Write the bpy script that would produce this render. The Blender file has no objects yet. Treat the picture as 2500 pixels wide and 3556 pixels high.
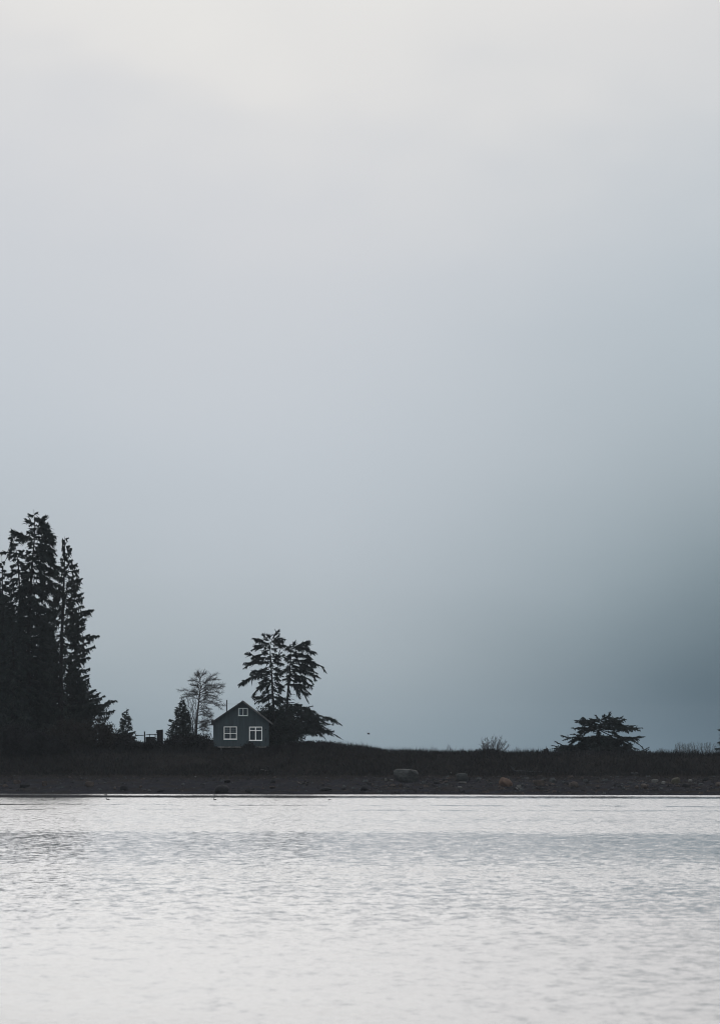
import bpy, math, random
import numpy as np
from mathutils import Vector

random.seed(7)
rng = np.random.default_rng(11)
scene = bpy.context.scene
C = scene.collection

# ------------------------------------------------------------------ camera
F = 11200.0          # focal length in photo pixels (photo is 2500 x 3556)
CX, HY = 1250.0, 2646.0
CAMH = 4.0           # eye height above the water
cam_d = bpy.data.cameras.new("camera")
cam_d.sensor_fit = 'VERTICAL'
cam_d.sensor_height = 36.0
cam_d.sensor_width = 36.0 * 2500 / 3556
cam_d.lens = 36.0 * F / 3556.0
cam_d.shift_y = (HY - 1778.0) / 3556.0
cam_d.clip_start = 0.5
cam_d.clip_end = 20000
cam_d.dof.use_dof = True
cam_d.dof.focus_distance = 425.0
cam_d.dof.aperture_fstop = 2.2
cam = bpy.data.objects.new("camera", cam_d)
cam.location = (0, 0, CAMH)
cam.rotation_euler = (math.radians(90), 0, 0)
C.objects.link(cam)
scene.camera = cam

# ------------------------------------------------------------------ colour management
scene.view_settings.view_transform = 'Standard'
scene.view_settings.look = 'None'
scene.view_settings.exposure = 0.0
scene.view_settings.gamma = 1.0
scene.view_settings.use_curve_mapping = False
scene.cycles.use_denoising = True
scene.cycles.filter_width = 1.0
scene.cycles.max_bounces = 6
scene.cycles.sample_clamp_indirect = 4.0

def lin(r, g, b):
    def f(c):
        c /= 255.0
        return c / 12.92 if c <= 0.04045 else ((c + 0.055) / 1.055) ** 2.4
    return (f(r), f(g), f(b), 1.0)

HAZE = 6.2e-5
SUN_EL, SUN_AZ = 37.0, -8.0      # degrees; azimuth from the view direction, negative = left

# ------------------------------------------------------------------ world: overcast sky
world = bpy.data.worlds.new("World")
scene.world = world
world.use_nodes = True
nt = world.node_tree
for n in list(nt.nodes):
    nt.nodes.remove(n)

class NG:
    """small helper to write node maths"""
    def __init__(s, tree): s.t = tree
    def new(s, typ, **kw):
        n = s.t.nodes.new(typ)
        for k, v in kw.items(): setattr(n, k, v)
        return n
    def link(s, a, b): s.t.links.new(a, b)
    def put(s, sock, v):
        if hasattr(v, 'is_linked') or hasattr(v, 'links'): s.link(v, sock)
        else: sock.default_value = v
    def m(s, op, a, b=None, c=None, clamp=False):
        n = s.new('ShaderNodeMath', operation=op, use_clamp=clamp)
        s.put(n.inputs[0], a)
        if b is not None: s.put(n.inputs[1], b)
        if c is not None: s.put(n.inputs[2], c)
        return n.outputs[0]
    def mr(s, v, a, b, c=0.0, d=1.0, interp='SMOOTHSTEP'):
        n = s.new('ShaderNodeMapRange', interpolation_type=interp)
        s.put(n.inputs['Value'], v)
        n.inputs['From Min'].default_value = a; n.inputs['From Max'].default_value = b
        n.inputs['To Min'].default_value = c; n.inputs['To Max'].default_value = d
        return n.outputs['Result']
    def ramp(s, v, stops, interp='LINEAR'):
        n = s.new('ShaderNodeValToRGB'); r = n.color_ramp; r.interpolation = interp
        while len(r.elements) < len(stops): r.elements.new(0.5)
        for e, (p, c) in zip(r.elements, stops):
            e.position = p; e.color = c if len(c) == 4 else (*c, 1)
        s.put(n.inputs[0], v)
        return n.outputs[0]
    def mix(s, f, a, b, blend='MIX'):
        n = s.new('ShaderNodeMix', data_type='RGBA', blend_type=blend)
        s.put(n.inputs[0], f); s.put(n.inputs[6], a); s.put(n.inputs[7], b)
        return n.outputs[2]
    def noise(s, vec, scale, detail=2.0, rough=0.5, out='Fac'):
        n = s.new('ShaderNodeTexNoise')
        if vec is not None: s.link(vec, n.inputs['Vector'])
        n.inputs['Scale'].default_value = scale; n.inputs['Detail'].default_value = detail
        n.inputs['Roughness'].default_value = rough
        return n.outputs[out]
    def mapping(s, vec, scale=(1, 1, 1), rot=(0, 0, 0), loc=(0, 0, 0)):
        n = s.new('ShaderNodeMapping')
        s.link(vec, n.inputs['Vector'])
        n.inputs['Scale'].default_value = scale; n.inputs['Rotation'].default_value = rot
        n.inputs['Location'].default_value = loc
        return n.outputs[0]

g = NG(nt)
tc = g.new('ShaderNodeTexCoord').outputs['Generated']
sep = g.new('ShaderNodeSeparateXYZ'); g.link(tc, sep.inputs[0])
dx, dy, dz = sep.outputs
el = g.m('MULTIPLY', g.m('ARCSINE', dz), 57.29578)
az = g.m('MULTIPLY', g.m('ARCTAN2', dx, dy), 57.29578)
soft = g.noise(g.mapping(tc, (7, 7, 16)), 1.0, 3.0, 0.5)
soft2 = g.noise(g.mapping(tc, (16, 16, 30), loc=(3.1, 0.4, 1.7)), 1.0, 2.0, 0.5)
warp = g.m('MULTIPLY', g.mr(el, 6.0, 12.0, 0.9, 3.4), g.m('ADD', g.m('MULTIPLY', g.m('SUBTRACT', soft, 0.5), 1.3), g.m('MULTIPLY', g.m('SUBTRACT', soft2, 0.5), 0.8)))
# the lit tongue of cloud stands over the house: elevation counts a little less to the left of it
leftpull = g.mr(az, -2.0, -7.0, 0.0, 1.0)
e1 = g.m('SUBTRACT', g.m('ADD', el, warp), g.m('MULTIPLY', leftpull, 0.6))
t1 = g.m('DIVIDE', e1, 15.0, clamp=True)
S = lambda e: max(0.0, e / 15.0)
lit = g.ramp(t1, [(S(0.0), lin(136, 154, 165)), (S(1.0), lin(152, 167, 177)), (S(2.0), lin(166, 179, 188)), (S(3.3), lin(178, 189, 199)),
                  (S(5.0), lin(186, 196, 206)), (S(6.5), lin(193, 201, 210)), (S(8.5), lin(201, 206, 213)), (S(10.0), lin(208, 211, 216)), (S(11.0), lin(213, 215, 218)),
                  (S(12.0), lin(222, 222, 222)), (S(14.0), lin(228, 228, 226))], 'B_SPLINE')
dark = g.ramp(t1, [(S(0.0), lin(93, 118, 134)), (S(0.9), lin(75, 102, 118)), (S(1.8), lin(83, 109, 124)), (S(3.0), lin(121, 142, 154)),
                   (S(4.2), lin(145, 162, 173)), (S(5.5), lin(160, 174, 184)), (S(7.4), lin(173, 186, 196)), (S(9.0), lin(188, 197, 205)), (S(11.0), lin(205, 209, 213)),
                   (S(14.0), lin(222, 221, 221))], 'B_SPLINE')
azw = g.m('ADD', az, g.m('MULTIPLY', g.m('SUBTRACT', soft, 0.5), 3.0))
side = g.m('MULTIPLY', g.mr(azw, -1.6, 7.2), g.mr(az, 40.0, 90.0, 1.0, 0.0))
deck = g.mix(side, lit, dark)
# heavier rain cloud beginning at the right edge and carrying on beyond the frame
edge = g.m('MULTIPLY', g.m('MULTIPLY', g.mr(azw, 3.6, 8.8), g.mr(az, 40.0, 90.0, 1.0, 0.0)),
           g.m('MULTIPLY', g.mr(el, 7.0, 1.4), 0.46))
deck = g.mix(edge, deck, lin(44, 68, 84))
# an overcast sky grows brighter towards the zenith
lift = g.m('ADD', 1.0, g.m('MULTIPLY', g.m('MAXIMUM', g.m('SUBTRACT', dz, 0.22), 0.0), 0.6))
deck = g.mix(1.0, deck, g.new('ShaderNodeCombineColor').outputs[0], 'MULTIPLY')
comb = nt.nodes[-1]
mulnode = None
for n in nt.nodes:
    if n.bl_idname == 'ShaderNodeCombineColor': comb = n
for i in range(3): g.link(lift, comb.inputs[i])
bg_cloud = g.new('ShaderNodeBackground'); g.link(deck, bg_cloud.inputs[0]); bg_cloud.inputs[1].default_value = 1.0
sky = g.new('ShaderNodeTexSky', sky_type='NISHITA', sun_disc=False)
sky.sun_elevation = math.radians(SUN_EL); sky.sun_rotation = math.radians(SUN_AZ)
sky.dust_density = 4.0
bg_sky = g.new('ShaderNodeBackground'); g.link(sky.outputs[0], bg_sky.inputs[0]); bg_sky.inputs[1].default_value = 0.06
mixs = g.new('ShaderNodeMixShader'); mixs.inputs[0].default_value = 0.94
g.link(bg_sky.outputs[0], mixs.inputs[1]); g.link(bg_cloud.outputs[0], mixs.inputs[2])
wo = g.new('ShaderNodeOutputWorld'); g.link(mixs.outputs[0], wo.inputs[0])

# ------------------------------------------------------------------ sun behind the clouds
sd = bpy.data.lights.new("sun", 'SUN')
sd.energy = 0.83
sd.angle = math.radians(52)
sd.color = (1.0, 0.985, 0.985)
sun = bpy.data.objects.new("sun", sd)
C.objects.link(sun)
_a, _e = math.radians(SUN_AZ), math.radians(SUN_EL)
sun.rotation_euler = Vector((-math.sin(_a) * math.cos(_e), -math.cos(_a) * math.cos(_e), -math.sin(_e))).to_track_quat('-Z', 'Y').to_euler()

# ------------------------------------------------------------------ helpers
def X(px, Y): return (px - CX) * Y / F
def Z(py, Y): return CAMH + (HY - py) * Y / F
def P(px, py, Y): return np.array((X(px, Y), Y, Z(py, Y)))

def tag(o, label=None, cat=None, group=None, kind=None):
    if label: o['label'] = label
    if cat: o['category'] = cat
    if group: o['group'] = group
    if kind: o['kind'] = kind
    return o

def empty(name, loc, label, cat, group=None):
    o = bpy.data.objects.new(name, None)
    o.location = loc
    o.empty_display_size = 0.3
    C.objects.link(o)
    return tag(o, label, cat, group)

class MB:
    """collects faces as numpy arrays and links them as one mesh object"""
    def __init__(s): s.v = []; s.q = []; s.qm = []; s.n = 0
    def quads(s, V, Q, mi=0):
        V = np.asarray(V, float).reshape(-1, 3); Q = np.asarray(Q, int).reshape(-1, 4)
        s.v.append(V); s.q.append(Q + s.n); s.qm.append(np.full(len(Q), mi)); s.n += len(V)
    def blades(s, B, D, W, mi=0, mid=0.45):
        n = len(B)
        if n == 0: return
        V = np.stack([B, B + D * mid + W, B + D, B + D * mid - W], 1).reshape(-1, 3)
        s.quads(V, np.arange(4 * n).reshape(n, 4), mi)
    def tube(s, pts, rad, k=5, mi=0):
        pts = np.asarray(pts, float); n = len(pts)
        rad = np.broadcast_to(np.asarray(rad, float), (n,))
        T = np.gradient(pts, axis=0); T /= np.linalg.norm(T, axis=1, keepdims=True) + 1e-9
        ref = np.array((0, 1.0, 0)) if abs(T[0][1]) < 0.9 else np.array((1.0, 0, 0))
        A = np.cross(T, ref); A /= np.linalg.norm(A, axis=1, keepdims=True) + 1e-9
        Bv = np.cross(T, A)
        ang = np.arange(k) * 2 * math.pi / k
        V = pts[:, None, :] + rad[:, None, None] * (np.cos(ang)[None, :, None] * A[:, None, :] + np.sin(ang)[None, :, None] * Bv[:, None, :])
        i = np.arange(n - 1)[:, None]; j = np.arange(k)[None, :]; j2 = (j + 1) % k
        Q = np.stack([i * k + j, i * k + j2, (i + 1) * k + j2, (i + 1) * k + j], -1).reshape(-1, 4)
        s.quads(V.reshape(-1, 3), Q, mi)
    def box(s, lo, hi, mi=0):
        x0, y0, z0 = lo; x1, y1, z1 = hi
        V = [(x0,y0,z0),(x1,y0,z0),(x1,y1,z0),(x0,y1,z0),(x0,y0,z1),(x1,y0,z1),(x1,y1,z1),(x0,y1,z1)]
        s.quads(V, [(0,3,2,1),(4,5,6,7),(0,1,5,4),(1,2,6,5),(2,3,7,6),(3,0,4,7)], mi)
    def build(s, name, mats, parent=None, smooth=False):
        me = bpy.data.meshes.new(name)
        V = np.concatenate(s.v); Q = np.concatenate(s.q); M = np.concatenate(s.qm)
        me.vertices.add(len(V)); me.vertices.foreach_set('co', V.astype(np.float32).ravel())
        me.loops.add(Q.size); me.loops.foreach_set('vertex_index', Q.astype(np.int32).ravel())
        me.polygons.add(len(Q)); me.polygons.foreach_set('loop_start', (np.arange(len(Q)) * 4).astype(np.int32))
        me.polygons.foreach_set('loop_total', np.full(len(Q), 4, np.int32))
        if not isinstance(mats, (list, tuple)): mats = [mats]
        for m in mats: me.materials.append(m)
        me.polygons.foreach_set('material_index', M.astype(np.int32))
        me.polygons.foreach_set('use_smooth', np.full(len(Q), bool(smooth)))
        me.update(calc_edges=True)
        o = bpy.data.objects.new(name, me)
        C.objects.link(o)
        if parent is not None:
            o.parent = parent
            o.matrix_parent_inverse = parent_inv(parent)
        return o

def parent_inv(p):
    from mathutils import Matrix
    q, m = p, Matrix.Identity(4)
    while q is not None:
        m = Matrix.LocRotScale(q.location, q.rotation_euler, q.scale) @ (m if q is p else m)
        break
    return m.inverted()

def child(o, parent):
    o.parent = parent
    o.matrix_parent_inverse = parent_inv(parent)

# ------------------------------------------------------------------ materials
def mat(name, col, rough=0.85, var=0.35, scale=3.0, spec=0.25, stretch=(1, 1, 1), col2=None, bump=0.0):
    m = bpy.data.materials.new(name); m.use_nodes = True
    t = m.node_tree; n = NG(t)
    b = t.nodes['Principled BSDF']
    geo = n.new('ShaderNodeNewGeometry').outputs['Position']
    v = n.mapping(geo, stretch)
    f = n.noise(v, scale, 4.0, 0.6)
    c2 = col2 or tuple(min(1, c * (1 + var)) for c in col)
    c1 = tuple(c * (1 - var) for c in col)
    n.link(n.ramp(f, [(0.3, c1), (0.7, c2)]), b.inputs['Base Color'])
    b.inputs['Roughness'].default_value = rough
    b.inputs['Specular IOR Level'].default_value = spec
    if bump:
        bn = n.new('ShaderNodeBump'); n.link(f, bn.inputs['Height']); bn.inputs['Strength'].default_value = bump
        bn.inputs['Distance'].default_value = 0.05
        n.link(bn.outputs[0], b.inputs['Normal'])
    return m

M = {}
M['needles'] = mat('spruce_needles', (0.021, 0.029, 0.030), 0.8, 0.5, 1.2, 0.1)
M['cedar'] = mat('cedar_sprays', (0.024, 0.031, 0.031), 0.8, 0.5, 1.2, 0.1)
M['young'] = mat('young_conifer_needles', (0.036, 0.046, 0.046), 0.8, 0.4, 1.2, 0.1)
M['bark'] = mat('dark_bark', (0.024, 0.025, 0.027), 0.9, 0.4, 6.0, 0.05, (1, 1, 0.2), bump=0.6)
M['twig'] = mat('bare_twigs', (0.044, 0.042, 0.045), 0.9, 0.3, 4.0, 0.15)
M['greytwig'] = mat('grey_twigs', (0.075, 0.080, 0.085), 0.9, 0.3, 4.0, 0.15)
M['brush'] = mat('dark_brush', (0.018, 0.019, 0.021), 0.9, 0.3, 0.5, 0.0)
M['brownbrush'] = mat('brown_brush', (0.025, 0.0235, 0.023), 0.9, 0.35, 0.7, 0.0)
M['drygrass'] = mat('dry_grass', (0.034, 0.030, 0.028), 0.9, 0.4, 0.4, 0.0)
M['shrubleaf'] = mat('shrub_leaves', (0.019, 0.024, 0.024), 0.85, 0.4, 1.0, 0.05)
M['siding'] = mat('blue_grey_siding', (0.030, 0.046, 0.056), 0.75, 0.25, 1.0, 0.3, (3.2, 1, 0.25), bump=0.0)
M['trimwhite'] = mat('white_window_paint', (0.80, 0.83, 0.84), 0.5, 0.06, 6.0, 0.4)
M['greytrim'] = mat('grey_trim_paint', (0.55, 0.61, 0.62), 0.6, 0.12, 6.0, 0.3)
M['muntin'] = mat('grey_muntin_paint', (0.20, 0.25, 0.28), 0.6, 0.1, 6.0, 0.3)
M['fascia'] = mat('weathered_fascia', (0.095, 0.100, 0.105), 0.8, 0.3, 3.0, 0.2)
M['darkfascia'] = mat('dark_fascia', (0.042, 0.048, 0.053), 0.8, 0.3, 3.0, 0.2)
M['roof'] = mat('dark_shingle_roof', (0.045, 0.048, 0.052), 0.85, 0.3, 5.0, 0.2)
M['floorbeam'] = mat('pale_floor_beam', (0.10, 0.102, 0.102), 0.85, 0.7, 2.2, 0.2, (1, 1, 1))
M['post'] = mat('dark_timber', (0.014, 0.015, 0.017), 0.9, 0.3, 4.0, 0.0, (4, 4, 0.6))
M['metal'] = mat('stove_pipe_metal', (0.055, 0.065, 0.072), 0.45, 0.2, 4.0, 0.5)
M['interior'] = mat('dark_interior', (0.05, 0.055, 0.06), 0.9, 0.2, 2.0, 0.1)
M['curtain'] = mat('pale_curtain', (0.55, 0.62, 0.66), 0.9, 0.12, 3.0, 0.1, (8, 1, 1))
M['pale_wood'] = mat('pale_driftwood', (0.26, 0.26, 0.255), 0.8, 0.25, 2.0, 0.2)
M['rock_dark'] = mat('dark_wet_rock', (0.014, 0.0145, 0.017), 0.8, 0.4, 2.5, 0.05, bump=0.8)
M['rock_grey'] = mat('grey_rock', (0.034, 0.039, 0.043), 0.85, 0.45, 2.5, 0.1, bump=0.8)
M['rock_brown'] = mat('brown_rock', (0.040, 0.034, 0.032), 0.85, 0.4, 2.5, 0.1, bump=0.8)
M['rock_pale'] = mat('pale_rock', (0.10, 0.104, 0.105), 0.85, 0.25, 2.5, 0.1, bump=0.6)
M['rock_orange'] = mat('orange_rock', (0.070, 0.049, 0.040), 0.85, 0.35, 2.0, 0.1, bump=0.6)
M['rock_olive'] = mat('olive_rock', (0.040, 0.039, 0.031), 0.85, 0.4, 2.5, 0.1, bump=0.8)
M['rock_slate'] = mat('slate_rock', (0.023, 0.027, 0.030), 0.85, 0.5, 1.6, 0.1, (1, 1, 2.5), col2=(0.042, 0.047, 0.050), bump=1.0)
M['feather'] = mat('dark_feathers', (0.030, 0.030, 0.032), 0.7, 0.3, 12.0, 0.25)

# glass: see-through with a clean reflection
m = bpy.data.materials.new('window_glass'); m.use_nodes = True
t = m.node_tree; n = NG(t); t.nodes.remove(t.nodes['Principled BSDF'])
fr = n.new('ShaderNodeFresnel'); fr.inputs[0].default_value = 1.5
gl = n.new('ShaderNodeBsdfGlossy'); gl.inputs['Roughness'].default_value = 0.03; gl.inputs['Color'].default_value = (1, 1, 1, 1)
tr = n.new('ShaderNodeBsdfTransparent'); tr.inputs[0].default_value = (0.55, 0.62, 0.66, 1)
mx = n.new('ShaderNodeMixShader'); n.link(fr.outputs[0], mx.inputs[0]); n.link(tr.outputs[0], mx.inputs[1]); n.link(gl.outputs[0], mx.inputs[2])
n.link(mx.outputs[0], t.nodes['Material Output'].inputs[0])
M['glass'] = m

# water: wind ripples whose strength changes in bands across the bay (wind streaks, a sheltered strip by the shore)
def Yrow(py): return CAMH * F / (py - HY)
m = bpy.data.materials.new('bay_water'); m.use_nodes = True
t = m.node_tree; n = NG(t); b = t.nodes['Principled BSDF']
pos = n.new('ShaderNodeNewGeometry').outputs['Position']
sp = n.new('ShaderNodeSeparateXYZ'); n.link(pos, sp.inputs[0])
wob = n.noise(n.mapping(pos, (0.05, 0.03, 1)), 1.0, 3.0, 0.55)
wob2 = n.noise(n.mapping(pos, (0.35, 0.06, 1)), 1.0, 3.0, 0.6)
yy = n.m('ADD', n.m('ADD', sp.outputs[1], n.m('MULTIPLY', sp.outputs[0], 0.21 / 1.0 * 0.0 + 0.20)),
         n.m('ADD', n.m('MULTIPLY', n.m('SUBTRACT', wob, 0.5), 8.0), n.m('MULTIPLY', n.m('SUBTRACT', wob2, 0.5), n.mr(sp.outputs[1], 300, 370, 5.0, 9.0))))
SC = 420.0
def st(py): return Yrow(py) / SC
def gv(x): return (x, x, x, 1)
bands = [(3560, 0.80), (3330, 0.76), (3150, 0.66), (3060, 0.70), (3022, 0.92), (3000, 0.58), (2940, 0.45), (2895, 0.47), (2882, 0.92), (2860, 0.86), (2848, 0.70), (2836, 0.90),
         (2818, 0.97), (2813, 0.38), (2809, 0.97), (2801, 0.95), (2797, 0.20), (2793, 0.97), (2780, 0.95), (2774, 0.92), (2770.8, 0.34), (2768.5, 0.25), (2766, 0.25), (2764, 0.5), (2762, 0.95)]
amp = n.ramp(n.m('DIVIDE', yy, SC), [(st(p), gv(a)) for p, a in bands])
patch = n.noise(n.mapping(pos, (0.06, 0.045, 1), loc=(4, 9, 0)), 1.0, 3.0, 0.6)
amp = n.m('MULTIPLY', amp, n.mr(patch, 0.25, 0.6, 0.82, 1.0))
flk = n.mr(n.noise(n.mapping(pos, (0.22, 0.10, 1), loc=(2, 5, 0)), 1.0, 3.0, 0.65), 0.46, 0.56)
farz = n.m('MULTIPLY', n.mr(sp.outputs[1], 255, 265), n.mr(sp.outputs[1], 308, 300))
amp = n.m('ADD', n.m('MULTIPLY', amp, n.m('SUBTRACT', 1.0, n.m('MULTIPLY', farz, n.m('SUBTRACT', 1.0, flk)))), n.m('MULTIPLY', 0.92, n.m('MULTIPLY', farz, n.m('SUBTRACT', 1.0, flk))))
lee = n.m('MULTIPLY', n.mr(sp.outputs[1], 361, 366), n.mr(n.m('ADD', sp.outputs[0], n.m('MULTIPLY', n.m('SUBTRACT', wob, 0.5), 14.0)), -33, -12, 0.75, 0.0))
amp = n.m('MULTIPLY', amp, n.m('SUBTRACT', 1.0, n.m('MULTIPLY', lee, n.mr(amp, 0.7, 0.4))))
fine = n.noise(n.mapping(pos, (5.0, 4.6, 1)), 1.0, 2.0, 0.6, out='Color')
mid = n.noise(n.mapping(pos, (2.0, 1.1, 1), loc=(7, 3, 0)), 1.0, 3.0, 0.6, out='Color')
sf = n.new('ShaderNodeSeparateColor'); n.link(fine, sf.inputs[0])
sm = n.new('ShaderNodeSeparateColor'); n.link(mid, sm.inputs[0])
sx = n.m('ADD', n.m('MULTIPLY', n.m('SUBTRACT', sf.outputs[0], 0.5), 0.5), n.m('MULTIPLY', n.m('SUBTRACT', sm.outputs[0], 0.5), 0.5))
sy = n.m('ADD', n.m('MULTIPLY', n.m('SUBTRACT', sf.outputs[1], 0.5), 0.70), n.m('MULTIPLY', n.m('SUBTRACT', sm.outputs[1], 0.5), 0.62))
near = n.mr(sp.outputs[1], 112, 62)
sy = n.m('MULTIPLY', sy, n.m('SUBTRACT', 1.0, n.m('MULTIPLY', near, 0.70)))
sy = n.m('MAXIMUM', n.m('ADD', sy, 0.135), 0.004)          # faces seen at a grazing angle lean towards the viewer
cb = n.new('ShaderNodeCombineXYZ')
n.link(n.m('MULTIPLY', sx, amp), cb.inputs[0])
n.link(n.m('MULTIPLY', n.m('MULTIPLY', sy, amp), -1.0), cb.inputs[1])
cb.inputs[2].default_value = 1.0
nz = n.new('ShaderNodeVectorMath', operation='NORMALIZE'); n.link(cb.outputs[0], nz.inputs[0])
n.link(nz.outputs[0], b.inputs['Normal'])
b.inputs['Base Color'].default_value = (0.090, 0.094, 0.098, 1)
n.link(n.m('ADD', n.mr(amp, 0.05, 0.8, 0.03, 0.16, 'LINEAR'), n.m('MULTIPLY', near, 0.04)), b.inputs['Roughness'])
b.inputs['IOR'].default_value = 1.333
b.inputs['Specular IOR Level'].default_value = 0.5
M['water'] = m

# ground: gravel beach, then dark soil
m = bpy.data.materials.new('shore_ground'); m.use_nodes = True
t = m.node_tree; n = NG(t); b = t.nodes['Principled BSDF']
pos = n.new('ShaderNodeNewGeometry').outputs['Position']
sp = n.new('ShaderNodeSeparateXYZ'); n.link(pos, sp.inputs[0])
f1 = n.noise(pos, 1.1, 6.0, 0.7); f2 = n.noise(n.mapping(pos, (0.25, 0.5, 0.5)), 1.0, 4.0, 0.6)
grav = n.ramp(f1, [(0.3, (0.012, 0.0125, 0.016)), (0.55, (0.019, 0.0195, 0.024)), (0.75, (0.032, 0.032, 0.037))])
grav = n.mix(n.mr(f2, 0.45, 0.65), grav, n.ramp(f1, [(0.3, (0.014, 0.013, 0.013)), (0.7, (0.026, 0.024, 0.024))]))
soil = n.ramp(f1, [(0.3, (0.011, 0.0105, 0.011)), (0.7, (0.021, 0.020, 0.020))])
k = n.mr(n.m('ADD', sp.outputs[2], n.m('MULTIPLY', n.m('SUBTRACT', f2, 0.5), 1.4)), 1.6, 2.4)
n.link(n.mix(k, grav, soil), b.inputs['Base Color'])
b.inputs['Roughness'].default_value = 0.85; b.inputs['Specular IOR Level'].default_value = 0.0
bn = n.new('ShaderNodeBump'); n.link(f1, bn.inputs['Height']); bn.inputs['Strength'].default_value = 0.7; bn.inputs['Distance'].default_value = 0.12
n.link(bn.outputs[0], b.inputs['Normal'])
M['ground'] = m

# ------------------------------------------------------------------ ground and water
_hx = np.array([-6000, 0, 750, 950, 1150, 1250, 1350, 1500, 1900, 2500, 8000], float)
_h1 = np.array([5.2, 5.2, 5.1, 5.2, 5.8, 5.75, 5.1, 5.0, 4.8, 4.65, 4.6])
_kx = np.array([-6000, 0, 400, 600, 900, 1150, 1250, 1350, 1500, 2500, 8000], float)
_h2 = np.array([6.5, 6.4, 6.5, 6.55, 6.6, 6.3, 5.85, 5.1, 4.95, 4.5, 4.5])

def shore(x):
    px = np.asarray(x) / 0.0357 + CX
    return 397.0 - (px - 1250) * 0.0085 + 0.9 * np.sin(np.asarray(x) * 0.21) * 0.5 + 0.35 * np.sin(np.asarray(x) * 0.93 + 1.0)

def terrain(x, y):
    x = np.asarray(x, float); y = np.asarray(y, float)
    px = x / 0.0390 + CX
    h1 = np.interp(px, _hx, _h1); h2 = np.interp(px, _kx, _h2)
    tt = y - shore(np.clip(x, -140, 140))
    beach = np.where(tt < 0, 0.09 * tt, 2.25 * (np.clip(tt, 0, 20) / 20) ** 0.95)
    s = np.clip((tt - 20) / 11, 0, 1); s = s * s * (3 - 2 * s)
    z = beach + s * (h1 - 2.25)
    s2 = np.clip((tt - 33) / 22, 0, 1); s2 = s2 * s2 * (3 - 2 * s2)
    z = z + s2 * (h2 - h1)
    rough = 0.10 * np.sin(x * 1.7 + y * 0.6) * np.sin(y * 1.3 - x * 0.4) + 0.07 * np.sin(x * 3.9 + 1) * np.sin(y * 3.1)
    return np.maximum(z + rough * np.clip(tt / 4, 0, 1), -3.0)

def hit(px, py):
    """where the sight line through a photo pixel first meets the shore"""
    ys = np.arange(385.0, 480.0, 0.1)
    zs = CAMH + (HY - py) * ys / F
    g_ = terrain((px - CX) * ys / F, ys)
    i = np.argmax(zs <= g_)
    if zs[i] > g_[i]: i = len(ys) - 1
    Y_ = ys[i]
    return np.array((X(px, Y_), Y_, float(g_[i])))

def gz(x, y): return float(terrain(x, y))

xs = np.unique(np.concatenate([np.linspace(-1600, -140, 22), np.arange(-140, -66, 3.0), np.arange(-66, 66, 0.5), np.arange(66, 141, 3.0), np.linspace(140, 1600, 22)]))
ys = np.unique(np.concatenate([np.linspace(360, 386, 8), np.arange(386, 470, 0.5), np.arange(470, 560, 6.0), np.linspace(560, 2400, 20)]))
GX, GY = np.meshgrid(xs, ys)
GZ = terrain(GX, GY)
mb = MB()
nx, ny = len(xs), len(ys)
i = np.arange(ny - 1)[:, None]; j = np.arange(nx - 1)[None, :]
mb.quads(np.stack([GX, GY, GZ], -1).reshape(-1, 3), np.stack([i * nx + j, i * nx + j + 1, (i + 1) * nx + j + 1, (i + 1) * nx + j], -1).reshape(-1, 4))
tag(mb.build('ground', M['ground'], smooth=True), 'dark gravel beach rising to an overgrown bank', None, None, 'structure')

mb = MB()
mb.quads([(-1600, -600, 0), (1600, -600, 0), (1600, 440, 0), (-1600, 440, 0)], [(0, 1, 2, 3)])
tag(mb.build('water', M['water']), 'rippled pale grey water of the bay', None, None, 'structure')

# ------------------------------------------------------------------ sea air
mb = MB(); mb.box((-1700, -700, -4.2), (1700, 2500, 46.0))
hm = bpy.data.materials.new('thin_mist'); hm.use_nodes = True
hm.node_tree.nodes.remove(hm.node_tree.nodes['Principled BSDF'])
pv = hm.node_tree.nodes.new('ShaderNodeVolumePrincipled')
pv.inputs['Color'].default_value = (0.80, 0.90, 1.0, 1); pv.inputs['Density'].default_value = HAZE
hm.node_tree.links.new(pv.outputs[0], hm.node_tree.nodes['Material Output'].inputs['Volume'])
tag(mb.build('haze', hm), 'thin mist hanging over the bay', None, None, 'stuff')

# ------------------------------------------------------------------ conifers
UP = np.array((0, 0, 1.0))
def unit(v): return v / (np.linalg.norm(v, axis=-1, keepdims=True) + 1e-9)

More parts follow.
